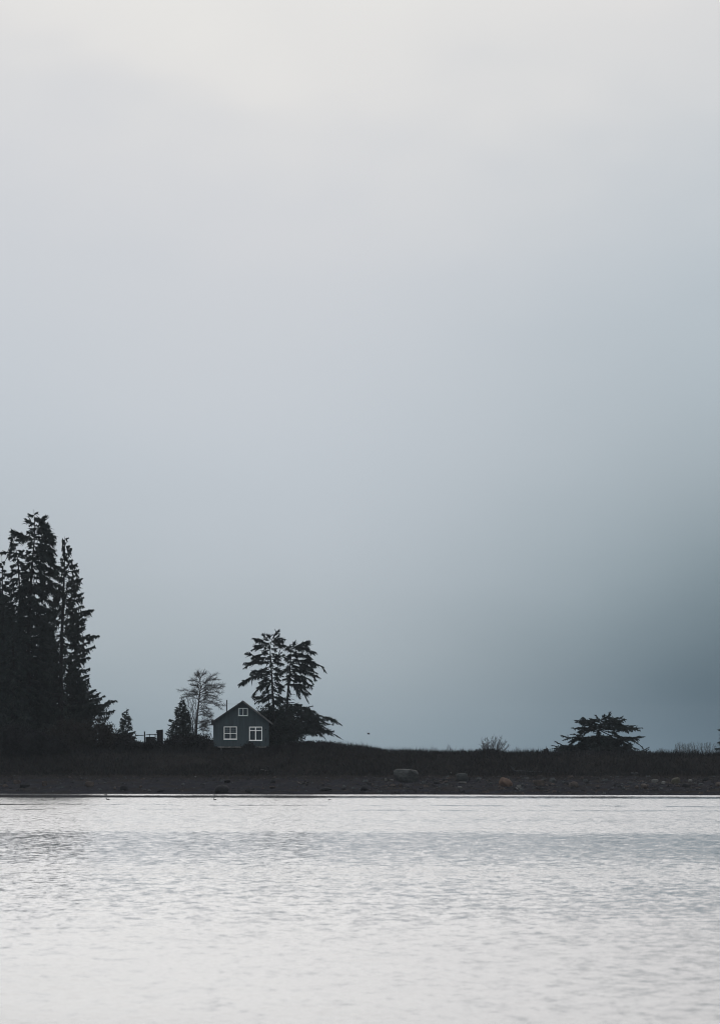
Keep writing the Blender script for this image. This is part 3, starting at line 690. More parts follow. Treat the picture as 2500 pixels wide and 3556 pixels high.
def bare_shrub(name, label, px, py, Y, wpx, hpx, n, material, lean=0.0, tw=14, wid=0.010, group=None, tl=0.55, spread=.8):
    k = Y / F
    x = X(px, Y); z = gz(x, Y)
    root = empty(name, (x, Y, z), label, 'shrub', group)
    H = Z(py - hpx, Y) - z
    for i in range(n):
        a = (i + .5) / n * 2 - 1
        bx = x + a * wpx * k * 0.25
        tx = x + (a + random.uniform(-.15, .15)) * wpx * k * 0.5 + lean * H * .5
        hh = H * (1 - 0.45 * a * a) * random.uniform(0.75, 1.0)
        dy = random.uniform(-1, 1) * wpx * k * 0.25
        pts = [(bx, Y + dy * .2, z - .1), ((bx * .6 + tx * .4) + random.uniform(-.15, .15), Y + dy * .6, z + hh * .45), (tx, Y + dy, z + hh)]
        mb = MB(); limb(mb, pts, 0.035, 0.008, twigs=tw, tl=tl, up_=0.3, sub=5, wid=wid, k=4, spread=spread, flat=.9)
        mb.build('stem', material, root)
    return root

R = region(1200, 2400, 2.306)
bare_shrub('bare_bush', 'gnarled leafless bush with windblown twigs on the bluff skyline', 1706, 2608, 437.0, 105, 54, 26, M['twig'], lean=0.25, tw=20, tl=.7)
# its trailing side branches
hs = 'hazy leafless shrubs behind the bluff'
bare_shrub('bare_shrub', 'upright leafless shrub with pale hazy twigs next to the low spruce', 2362, 2620, 452.0, 50, 46, 18, M['greytwig'], tw=12)
bare_shrub('bare_shrub', 'rounder leafless hazy shrub on the bluff between two other bare shrubs', 2398, 2620, 453.0, 44, 46, 16, M['greytwig'], tw=12)
bare_shrub('bare_shrub', 'wide leafless hazy shrub beside the cut off conifer', 2452, 2620, 453.0, 90, 50, 24, M['greytwig'], tw=12)
bare_shrub('bare_shrub', 'small leafless shrub on the skyline by the low spruce', 2296, 2622, 448.0, 40, 24, 10, M['greytwig'], tw=10)
bare_shrub('bare_shrub', 'little spiky shrub midway along the bluff skyline', 1559, 2604, 437.0, 22, 19, 7, M['twig'], tw=8, tl=.3)
bare_shrub('bare_shrub', 'low twiggy shrub on the skyline nearest the house side of the bluff', 1505, 2604, 437.0, 36, 14, 9, M['twig'], tw=8, tl=.35)
bare_shrub('bare_shrub', 'low trailing shrub on the bluff just before the tiny sapling', 1795, 2612, 437.0, 34, 18, 9, M['twig'], tw=8, tl=.35)
bare_shrub('bare_shrub', 'brown leafless shrub at the corner of the house below the eave', 716, 2575, 444.0, 62, 36, 18, M['twig'], tw=12, tl=.5)

def shrub(name, label, px, base_py, Y, wpx, hpx, material, n=14, leaves=2600, blade=0.30, lump=0.35, group=None, stem='bark', zbase=None, Yd=None):
    """leafy shrub: stems fan out from the base, leaves gather round many stem ends in an uneven mass"""
    k = Y / F; x = X(px, Y); z = gz(x, Y) if zbase is None else zbase
    root = empty(name, (x, Y, z), label, 'shrub', group)
    H = max(Z(base_py - hpx, Y) - z, 0.5); Wm = wpx * k / 2; Dm = Yd or Wm * 0.7
    mb = MB(); ends = []
    for i in range(n):
        a = random.uniform(0, 2 * math.pi); rr = math.sqrt(random.random())
        el_ = random.uniform(0.25, 1.0)
        e = np.array((x + math.cos(a) * Wm * rr * math.sqrt(1 - 0.6 * el_ ** 2), Y + math.sin(a) * Dm * rr * math.sqrt(1 - .6 * el_ ** 2), z + H * (el_ * (1 - 0.35 * rr * rr)) * .88))
        ends.append(e)
        mb.tube([(x + (e[0] - x) * .15, Y, z - .1), ((x + e[0]) / 2, (Y + e[1]) / 2, z + (e[2] - z) * .6), e], [.04, .03, .01], 4)
    mb.build('stems', M[stem], root)
    ends = np.array(ends)
    c = ends[rng.integers(0, n, leaves)]
    sc_ = np.array((Wm * lump, Dm * lump, H * lump * .6))
    B = c + np.clip(rng.normal(0, .6, (leaves, 3)), -1.3, 1.3) * sc_
    B[:, 2] = np.maximum(B[:, 2], z - .1)
    D = unit(rng.normal(0, 1, (leaves, 3)) + unit(B - np.array((x, Y, z))) * .8 + UP * .2) * blade * rng.uniform(.5, 1.3, (leaves, 1))
    Wd = unit(np.cross(D, rng.normal(0, 1, (leaves, 3)))) * blade * .24
    mb = MB(); mb.blades(B, D, Wd); mb.build('crown', material, root)
    return root

shrub('evergreen_shrub', 'dense dark evergreen mass rising behind the roof slope of the house', 962, 2590, 450.0, 165, 152, M['shrubleaf'], n=46, leaves=11000, blade=.34, lump=.26)
shrub('evergreen_shrub', 'dark evergreen shrub under the spruce boughs at the side of the house', 985, 2600, 441.0, 125, 115, M['shrubleaf'], n=36, leaves=8000, blade=.32, lump=.28)
shrub('evergreen_shrub', 'rounded shrub top peeking over the roof edge behind the gable', 905, 2560, 453.0, 66, 108, M['shrubleaf'], n=22, leaves=3500, blade=.3, lump=.28)
shrub('brush_shrub', 'dark shrub growing in front of the house under the right ground floor window', 873, 2612, 436.5, 62, 34, M['brush'], n=14, leaves=1500, blade=.22)
shrub('brush_shrub', 'brushy clump at the foot of the house beside the pale plank', 741, 2606, 437.5, 34, 30, M['brownbrush'], n=9, leaves=700, blade=.2)
shrub('brush_shrub', 'low scrub below the leaning spruce on the bluff slope', 1085, 2606, 439.0, 190, 34, M['brush'], n=30, leaves=3500, blade=.25)
for (px, bpy_, Yq, w, h, mt, lab) in [
        (2080, 2640, 433, 300, 34, 'brush', 'low dark scrub skirting the foot of the low flat topped spruce'),
        (1690, 2630, 434, 120, 26, 'brush', 'low dark scrub at the foot of the gnarled bush'),
        (60, 2640, 438, 190, 130, 'brush', 'large dark shrub under the firs at the picture edge'),
        (238, 2640, 440, 170, 150, 'brownbrush', 'brown tinged shrub with a lit crown under the cedar'),
        (345, 2630, 441, 130, 138, 'brownbrush', 'brownish leafless looking shrub below the hanging cedar sprays'),
        (150, 2650, 436, 170, 110, 'brush', 'low dark shrub in front of the brown tinged shrub'),
        (395, 2610, 443, 110, 62, 'brush', 'rounded dark shrub next to the small young conifer'),
        (470, 2612, 441, 120, 48, 'brush', 'dark scrub around the pale crate left of the fence'),
        (528, 2614, 441, 96, 46, 'brush', 'dark scrub hiding the foot of the timber fence'),
        (420, 2612, 442, 110, 66, 'brush', 'dark scrub sloping down from the stand past the small young conifer'),
        (694, 2606, 442, 120, 62, 'brush', 'dark brush between the bare tree and the house wall'),
        (622, 2604, 442, 120, 56, 'brush', 'dark brush under the bushy conifer'),
        (665, 2600, 443, 130, 46, 'brush', 'dark scrub below the bare tree'),
        (600, 2600, 444, 80, 40, 'brush', 'dark scrub between the square pillar and the bushy conifer')]:
    shrub('brush_shrub', lab, px, bpy_, float(Yq), w, h, M[mt], n=int(16 + w * h / 800), leaves=int(1200 + w * h * .26), blade=.3, lump=.3)

# ------------------------------------------------------------------ ground cover on the bank
def vnoise(x, y, sc, seed=0):
    g_ = np.random.default_rng(seed).random((64, 64))
    u = x / sc; v = y / sc; i_ = np.floor(u).astype(int); j_ = np.floor(v).astype(int); a = u - i_; b_ = v - j_
    a = a * a * (3 - 2 * a); b_ = b_ * b_ * (3 - 2 * b_)
    q = lambda i, j: g_[i % 64, j % 64]
    return (q(i_, j_) * (1 - a) + q(i_ + 1, j_) * a) * (1 - b_) + (q(i_, j_ + 1) * (1 - a) + q(i_ + 1, j_ + 1) * a) * b_

def cover(name, label, n, xr, tr_, material, hmin, hmax, wid, lean=0.35, tfun=None):
    x = rng.uniform(*xr, n); tt = tr_[0] + (tr_[1] - tr_[0]) * (rng.random(n) if tfun is None else tfun(rng.random(n)))
    y = shore(x) + tt
    clump = 0.05 + 0.95 * vnoise(x, y, 3.7, 1) + 0.45 * vnoise(x, y, 1.3, 2) + 0.3 * vnoise(x, y, .5, 3)
    z = terrain(x, y) - 0.05
    B = np.stack([x, y, z], 1)
    h = (hmin + (hmax - hmin) * rng.random(n) ** 1.6) * np.clip(clump, .25, 1.2)
    hpx = x / .0393 + CX
    h = np.where((hpx > 750) & (hpx < 932) & (y > 436.0) & (y < 450), np.minimum(h, .22), h)
    D = np.stack([rng.normal(0, lean, n), rng.normal(0, lean, n), np.ones(n)], 1); D = unit(D) * h[:, None]
    Wd = unit(np.cross(D, rng.normal(0, 1, (n, 3)))) * wid
    mb = MB(); mb.blades(B, D, Wd, 0, .4)
    return tag(mb.build(name, material), label, None, None, 'stuff')

cover('undergrowth', 'dark brush covering the bank below the house and along the bluff', 125000, (-95, 92), (19.5, 46), M['brush'], .2, 1.05, .035)
cover('bramble_undergrowth', 'brownish brambles mixed through the dark bank', 32000, (-95, 92), (19, 34), M['brownbrush'], .25, 0.95, .03, .6)
cover('dry_grass', 'dry tan grass fringe along the top of the beach', 38000, (-95, 92), (13, 22), M['drygrass'], .12, .5, .022, .5, lambda r: r ** .5)
cover('skyline_grass', 'thin grass stems standing up along the bluff skyline', 7000, (-4, 88), (30, 44), M['twig'], .4, 1.25, .013, .28)

# ------------------------------------------------------------------ house
Yh = 440.0
kx = Yh / F
def hx(px): return X(px, Yh)
def hz(py): return Z(py, Yh)
Dp = 8.0
wl, wr = hx(741.5), hx(934.5)
zf, ze, za = hz(2592), hz(2508), hz(2438.5)
xa = hx(843.5)
house = empty('house', ((wl + wr) / 2, Yh + Dp / 2, gz((wl + wr) / 2, Yh)), 'small blue grey gabled house on posts with three white framed windows', 'house')
wins = {'left': (778, 823, 2523, 2567.4), 'right': (865.7, 911, 2523.4, 2572), 'attic': (828, 861, 2458.8, 2485.4)}

def wall_with_holes(name, y, mat_):
    """front gable wall: columns between window edges, so the openings are real holes"""
    th = 0.14
    xs_ = sorted({wl, wr, xa, *[hx(v) for w in wins.values() for v in w[:2]]})
    def roofz(x): return ze + (za - ze) * ((x - wl) / (xa - wl) if x <= xa else (wr - x) / (wr - xa))
    mb = MB()
    def slab(x0, x1, b0, b1, t0_, t1_):
        V = [(x0, y, b0), (x1, y, b1), (x1, y, t1_), (x0, y, t0_), (x0, y + th, b0), (x1, y + th, b1), (x1, y + th, t1_), (x0, y + th, t0_)]
        mb.quads(V, [(0, 1, 2, 3), (5, 4, 7, 6), (0, 4, 5, 1), (3, 2, 6, 7), (0, 3, 7, 4), (1, 5, 6, 2)])
    for x0, x1 in zip(xs_[:-1], xs_[1:]):
        xm = (x0 + x1) / 2
        cuts = sorted([(hz(w[3]), hz(w[2])) for w in wins.values() if hx(w[0]) < xm < hx(w[1])])
        lo = zf
        for c0, c1 in cuts:
            slab(x0, x1, lo, lo, c0, c0); lo = c1
        slab(x0, x1, lo, lo, roofz(x0), roofz(x1))
    return mb.build(name, mat_, house)
front = wall_with_holes('wall', Yh, M['siding'])
# vertical battens, thin, standing proud of the front wall
mb_b = None
bxs = np.arange(wl + 0.28, wr - 0.1, 0.42)
for bx in bxs:
    top = ze + (za - ze) * ((bx - wl) / (xa - wl) if bx <= xa else (wr - bx) / (wr - xa)) - 0.12
    segs = [(zf + .16, top)]
    for w in wins.values():
        a0, a1, b0, b1 = hx(w[0]) - .06, hx(w[1]) + .06, hz(w[3]) - .1, hz(w[2]) + .06
        if a0 < bx < a1:
            ns = []
            for s0, s1 in segs:
                if s0 < b0: ns.append((s0, min(b0, s1)))
                if s1 > b1: ns.append((max(b1, s0), s1))
            segs = ns
    mb = MB()
    for s0, s1 in segs: mb.box((bx - .022, Yh - .009, s0), (bx + .022, Yh - .001, s1))
    if segs: mb.build('batten', M['siding'], house)
for nm, x0, x1, y0, y1 in (('wall', wl, wl + .14, Yh + .145, Yh + Dp - .145), ('wall', wr - .14, wr, Yh + .145, Yh + Dp - .145)):
    mb = MB(); mb.box((x0, y0, zf), (x1, y1, ze)); mb.build(nm, M['siding'], house)
mb = MB()
mb.quads([(wl, Yh + Dp, zf), (wr, Yh + Dp, zf), (wr, Yh + Dp, ze), (xa, Yh + Dp, za), (wl, Yh + Dp, ze), (xa, Yh + Dp, zf)], [(5, 1, 2, 3), (0, 5, 3, 4)])
mb.build('wall', M['siding'], house)
mb = MB(); mb.box((wl + .02, Yh + .15, zf + .02), (wr - .02, Yh + Dp - .16, zf + .10)); mb.build('floor', M['interior'], house)
mb = MB(); mb.box((wl + .15, Yh + .15, ze - .1), (wr - .15, Yh + Dp - .16, ze)); mb.build('attic_floor', M['interior'], house)
mb = MB(); mb.box((wl + .15, Yh + 3.6, zf + .12), (wr - .15, Yh + 3.7, ze - .12)); mb.build('partition', M['interior'], house)
# floor beam and posts
mb = MB(); mb.box((wl + .55, Yh - .05, zf - .20), (wr - .35, Yh + .12, zf - .003)); mb.build('floor_beam', M['floorbeam'], house)
mb = MB(); mb.box((wl + .02, Yh + .13, zf - .28), (wr - .02, Yh + Dp - .02, zf - .004)); mb.build('floor_joists', M['post'], house)
for px in (768.5, 806, 844, 882, 917):
    for yo in (0.02, 4.2):
        x = hx(px); mb = MB(); mb.box((x - .10, Yh + yo + .14, gz(x, Yh + yo) - .3), (x + .10, Yh + yo + .34, zf - .285)); mb.build('post', M['floorbeam'] if px in (768.5, 844) and yo < 1 else M['post'], house)
# skirting boards under the corner windows
# roof: two slabs with overhang
th = 0.16
def slope(x0, z0, x1, z1, nm):
    d = np.array((x1 - x0, z1 - z0)); d /= np.hypot(*d); nrm = np.array((-d[1], d[0]));
    if nrm[1] < 0: nrm = -nrm
    mb = MB(); y0, y1 = Yh - .45, Yh + Dp + .4
    V = []
    for y in (y0, y1):
        V += [(x0, y, z0), (x1, y, z1), (x1 + nrm[0] * th, y, z1 + nrm[1] * th), (x0 + nrm[0] * th, y, z0 + nrm[1] * th)]
    mb.quads(V, [(0, 1, 2, 3), (7, 6, 5, 4), (0, 4, 5, 1), (3, 2, 6, 7), (1, 5, 6, 2), (0, 3, 7, 4)])
    return mb.build(nm, M['roof'], house)
za_r = za + .02
sl = (za - ze) / (xa - wl); sr = (za - ze) / (wr - xa)
xl = hx(738); xr_ = hx(945)
rl = slope(xl, za_r - sl * (xa - xl), xa, za_r, 'roof')
rr = slope(xa, za_r, xr_, za_r - sr * (xr_ - xa), 'roof')
# barge boards along the gable edge
def board(x0, z0, x1, z1, h, y, mt, nm):
    mb = MB()
    V = [(x0, y, z0 - h), (x1, y, z1 - h), (x1, y, z1), (x0, y, z0), (x0, y + .04, z0 - h), (x1, y + .04, z1 - h), (x1, y + .04, z1), (x0, y + .04, z0)]
    mb.quads(V, [(0, 1, 2, 3), (5, 4, 7, 6), (0, 4, 5, 1), (3, 2, 6, 7), (0, 3, 7, 4), (1, 5, 6, 2)])
    return mb.build(nm, mt, house)
board(xa + .02, za_r + .16, xr_, za_r - sr * (xr_ - xa) + .16, .19, Yh - .50, M['fascia'], 'barge_board')
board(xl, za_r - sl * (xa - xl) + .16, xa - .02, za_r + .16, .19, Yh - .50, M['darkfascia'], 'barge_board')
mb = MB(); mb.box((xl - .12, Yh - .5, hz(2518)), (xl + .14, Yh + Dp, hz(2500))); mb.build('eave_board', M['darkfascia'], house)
mb = MB(); mb.tube([(xa - .03, Yh - .46, za_r + .16), (xa - .03, Yh + Dp + .4, za_r + .16)], .07, 6); mb.build('ridge_cap', M['roof'], house)
# stove pipe with collar and cap, and the wire that steadies it
xp = hx(788.5); yp = Yh + 2.6
k2 = yp / F
xp = X(788.5, yp)
ztop = Z(2431.5, yp)
zroof = za_r - sl * (xa - xp) + .15
mb = MB(); mb.tube([(xp - .03, yp, zroof - .3), (xp, yp, ztop)], .085, 10); pipe = mb.build('stove_pipe', M['metal'], house, smooth=True)
mb = MB(); mb.tube([(xp, yp, ztop), (xp, yp, ztop + .03)], .115, 10); mb.tube([(xp, yp, ztop + .03), (xp, yp, ztop + .035)], [.115, .0], 10); child(mb.build('rain_cap', M['metal']), pipe)
pipe_inv = None
mb = MB(); mb.tube([(xp - .03, yp, zroof - .05), (xp - .03, yp, zroof + .12)], [.2, .11], 10); child(mb.build('collar', M['greytrim']), pipe)
mb = MB(); mb.tube([(xp + .05, yp, Z(2444, yp)), ((xp + xa) / 2, yp + 1.5, Z(2444.5, yp)), (xa, yp + 3, za_r + .15)], .012, 4); mb.build('guy_wire', M['metal'], house)

# windows: frame (casing + sill), mullions, muntins, panes
def bar(x0, x1, z0, z1, y0, y1, nm, mt, par):
    mb = MB(); mb.box((x0, y0, z0), (x1, y1, z1)); o = mb.build(nm, mt); child(o, par); return o
def window(w, mt, fw, vert, horiz, vw, hw, panes_grid, nm='window'):
    x0, x1, z1, z0 = hx(w[0]), hx(w[1]), hz(w[2]), hz(w[3])
    y = Yh - .035
    mb = MB()
    mb.box((x0, y, z0), (x0 + fw, Yh + .10, z1)); mb.box((x1 - fw, y, z0), (x1, Yh + .10, z1))
    mb.box((x0 + fw, y, z1 - fw), (x1 - fw, Yh + .10, z1)); mb.box((x0 + fw, y, z0), (x1 - fw, Yh + .10, z0 + fw))
    fr_ = mb.build(nm, mt, house)
    bar(x0 - .05, x1 + .05, z0 - .05, z0 - .002, Yh - .09, Yh - .003, 'sill', mt, fr_)
    xv = hx(vert); xs2 = [x0 + fw, xv - vw / 2, xv + vw / 2, x1 - fw]
    bar(xv - vw / 2, xv + vw / 2, z0 + fw, z1 - fw, y + .008, Yh + .08, 'mullion', mt, fr_)
    rows_ = [(z0 + fw, z1 - fw)]
    if horiz:
        zh = hz(horiz)
        for a, b_ in ((xs2[0], xs2[1]), (xs2[2], xs2[3])): bar(a, b_, zh - hw / 2, zh + hw / 2, y + .008, Yh + .08, 'transom', mt, fr_)
        rows_ = [(z0 + fw, zh - hw / 2), (zh + hw / 2, z1 - fw)]
    for a, b_ in ((xs2[0], xs2[1]), (xs2[2], xs2[3])):
        for ri, (c, d) in enumerate(rows_):
            bar(a, b_, c, d, Yh + .045, Yh + .051, 'pane', M['glass'], fr_)
            if horiz and ri == 1:
                nxm, nzm = panes_grid
                for i_ in range(1, nxm):
                    xx = a + (b_ - a) * i_ / nxm; bar(xx - .013, xx + .013, c, d, Yh + .015, Yh + .04, 'muntin', M['muntin'], fr_)
                for i_ in range(1, nzm):
                    zz_ = c + (d - c) * i_ / nzm; bar(a, b_, zz_ - .013, zz_ + .013, Yh + .012, Yh + .0145, 'muntin', M['muntin'], fr_)
    return fr_
w1 = window(wins['left'], M['trimwhite'], .10, 800.3, 2546.6, .075, .08, (3, 3))
w2 = window(wins['right'], M['trimwhite'], .115, 888.2, 2537.2, .15, .10, (3, 2))
w3 = window(wins['attic'], M['greytrim'], .09, 844.8, None, .08, 0, None)
# curtain gathered at the side of the attic window
mb = MB()
c0, c1 = hx(830.2), hx(836.0)
cxs = np.linspace(c0, c1, 13)
V = []
for q_, x in enumerate(cxs):
    y = Yh + .16 + .03 * (q_ % 2)
    V += [(x, y, hz(2484)), (x + .02 * q_ / 12, y, hz(2460))]
mb.quads(V, [(2 * a, 2 * a + 2, 2 * a + 3, 2 * a + 1) for a in range(12)])
child(mb.build('curtain', M['curtain']), w3)

# pale crumpled things on the sill inside the left window
# ------------------------------------------------------------------ gate, pillar, crate, plank
Yg = 444.0
gx = X(503, Yg)
gate = empty('timber_fence', (X(525, Yg), Yg, gz(X(525, Yg), Yg)), 'old timber fence with one tall post and sagging rails beside the square pillar', 'fence')
for (px, w, ptop) in ((503, .08, 2540), (520, .05, 2549), (540, .06, 2548)):
    x = X(px, Yg); mb = MB(); mb.box((x - w, Yg - w, gz(x, Yg) - .3), (x + w, Yg + w, Z(ptop, Yg))); mb.build('post', M['post'], gate)
for (a, b_, za0, zb0, r) in ((505.5, 545, 2552.5, 2550.5, .05), (505.5, 545, 2566, 2565, .045), (482, 500.5, 2553.5, 2553, .05)):
    p0, p1 = P(a, za0, Yg), P(b_, zb0, Yg); mid_ = (p0 + p1) / 2 + np.array((0, 0, .10 if a > 490 and za0 < 2560 else -.03))
    mb = MB(); mb.tube([p0, (p0 * .6 + p1 * .4 + mid_) / 2, (p0 * .3 + p1 * .7 + mid_) / 2, p1], r, 6); mb.build('rail', M['post'], gate)
mb = MB(); x0, x1 = X(506, Yg), X(538, Yg); mb.box((x0, Yg + .12, gz(x0, Yg) - .2), (x1, Yg + .2, Z(2559, Yg))); mb.build('panel', M['post'], gate)
x0, x1 = X(546, Yg), X(566.5, Yg); zb = gz((x0 + x1) / 2, Yg) - .3
pil = empty('square_pillar', ((x0 + x1) / 2, Yg, zb + .3), 'tall dark square pillar standing against the sky between fence and bushy conifer', 'pillar')
mb = MB(); zt0, zt1 = Z(2535.5, Yg), Z(2533.5, Yg)
mb.quads([(x0, Yg - .4, zb), (x1, Yg - .4, zb), (x1, Yg + .4, zb), (x0, Yg + .4, zb), (x0, Yg - .4, zt0), (x1, Yg - .4, zt1), (x1, Yg + .4, zt1), (x0, Yg + .4, zt0)],
         [(0, 3, 2, 1), (4, 5, 6, 7), (0, 1, 5, 4), (1, 2, 6, 5), (2, 3, 7, 6), (3, 0, 4, 7)]); mb.build('shaft', M['post'], pil)
mb = MB(); mb.box((x0 - .05, Yg - .43, zt0 - .16), (x0 - .003, Yg + .43, zt0 - .02)); mb.box((x0 - .09, Yg - .2, zt0 - .42), (x0 - .003, Yg + .2, zt0 - .2)); mb.build('bracket', M['post'], pil)
cr = hit(487, 2606); kc = cr[1] / F
crate = empty('crate', cr, 'weathered pale crate with open slats below the tall fence post', 'crate')
for (z0, z1, w0, w1_) in ((0.02, .12, -11, 9), (.5, .62, -11, 7), (.85, 1.02, -11, 3)):
    mb = MB(); mb.box((cr[0] + w0 * kc, cr[1] - .02, cr[2] + z0), (cr[0] + w1_ * kc, cr[1] + .03, cr[2] + z1)); mb.build('slat', M['fascia'] if z0 != .5 else M['pale_wood'], crate)
mb = MB(); mb.box((cr[0] - 11 * kc, cr[1] + .05, cr[2] - .1), (cr[0] + 8 * kc, cr[1] + .7, cr[2] + .84)); mb.build('box_side', M['darkfascia'], crate)

def log(name, label, p0, p1, r, material, cat='driftwood', stub=False):
    c = (p0 + p1) / 2
    root = empty(name, c, label, cat)
    q = np.linspace(0, 1, 9)[:, None]
    pts = p0 + (p1 - p0) * q; pts[1:-1] += rng.normal(0, r * .25, (7, 3))
    mb = MB(); mb.tube(pts, r * np.array([.75, 1.0, 1.05, .95, .95, .85, .8, .7, .5]), 8); mb.build('log', material, root, smooth=True)
    if stub:
        mb = MB()
        for a in range(6):
            v = np.array((-abs(random.gauss(.3, .2)), random.gauss(0, .4), random.gauss(.35, .4))); mb.tube([p0, p0 + v * .6, p0 + v], [r * .7, r * .5, r * .15], 5)
        mb.build('roots', material, root)
    return root
a_ = hit(1785, 2682); b__ = hit(1925, 2686); a_[2] += .14; b__[2] += .10
log('driftwood_log', 'long grey driftwood log with root end lying at the top of the beach', a_, b__, .13, M['rock_grey'], stub=True)
a_ = hit(708, 2600); b__ = hit(734, 2608); a_[2] += .30; b__[2] += .22
log('pale_plank', 'short pale broken plank on the bank beside the house foot', a_, b__, .08, M['pale_wood'], 'plank')
a_ = hit(2190, 2692); b__ = hit(2214, 2692); a_[2] += .2; b__[2] += .2
log('driftwood_log', 'short dark blue grey log end on the bank below the low spruce', a_, b__, .16, M['rock_grey'])
a_ = hit(905, 2678); b__ = hit(930, 2680); a_[2] += .15; b__[2] += .12
log('driftwood_log', 'half buried grey log on the bank below the leaning spruce', a_, b__, .09, M['fascia'])

# ------------------------------------------------------------------ boulders
def rock(name, label, px, py, w, h, material, seed, flat=0.0, cat='boulder', group=None, lean=0.0):
    """px, py = middle of the foot of the stone in the photo, w x h its size there"""
    p = hit(px, py); k = p[1] / F
    rg = np.random.default_rng(seed)
    nu, nv = 16, 10
    V = []; Q = []
    ph = rg.uniform(0, 6.28, 12); am = rg.uniform(.05, .16, 12)
    planes = [(unit(rg.normal(0, 1, 3) * np.array((1, 1, .8))), rg.uniform(.62, .88)) for _ in range(9)]
    for i_ in range(nv + 1):
        th_ = math.pi * i_ / nv
        for j_ in range(nu):
            a = 2 * math.pi * j_ / nu
            d = np.array((math.sin(th_) * math.cos(a), math.sin(th_) * math.sin(a), math.cos(th_)))
            r = 1 + am[0] * math.sin(2 * a + ph[0]) * math.sin(th_) + am[1] * math.sin(3 * a + ph[1] + 2 * th_) + .5 * am[2] * math.sin(5 * a + ph[2]) * math.sin(3 * th_ + ph[3])
            v = d * r
            for nrm, off in planes:
                s = float(v @ nrm)
                if s > off: v = v - nrm * (s - off) * .85
            if flat and v[2] > flat: v[2] = flat + (v[2] - flat) * .15
            V.append(v)
    V = np.array(V)
    sx_ = w * k / (V[:, 0].max() - V[:, 0].min()); zr = V[:, 2].max() + .35
    S_ = np.array((sx_, sx_ * rg.uniform(.7, 1.0), h * k / zr))
    V = V * S_
    V[:, 2] += lean * V[:, 0]
    V += np.array((p[0], p[1], p[2] + .35 * S_[2]))
    for i_ in range(nv):
        for j_ in range(nu):
            Q.append((i_ * nu + j_, (i_ + 1) * nu + j_, (i_ + 1) * nu + (j_ + 1) % nu, i_ * nu + (j_ + 1) % nu))
    mb = MB(); mb.quads(V, Q); o = mb.build(name, material, smooth=(seed % 3 == 0))
    return tag(o, label, cat, group)

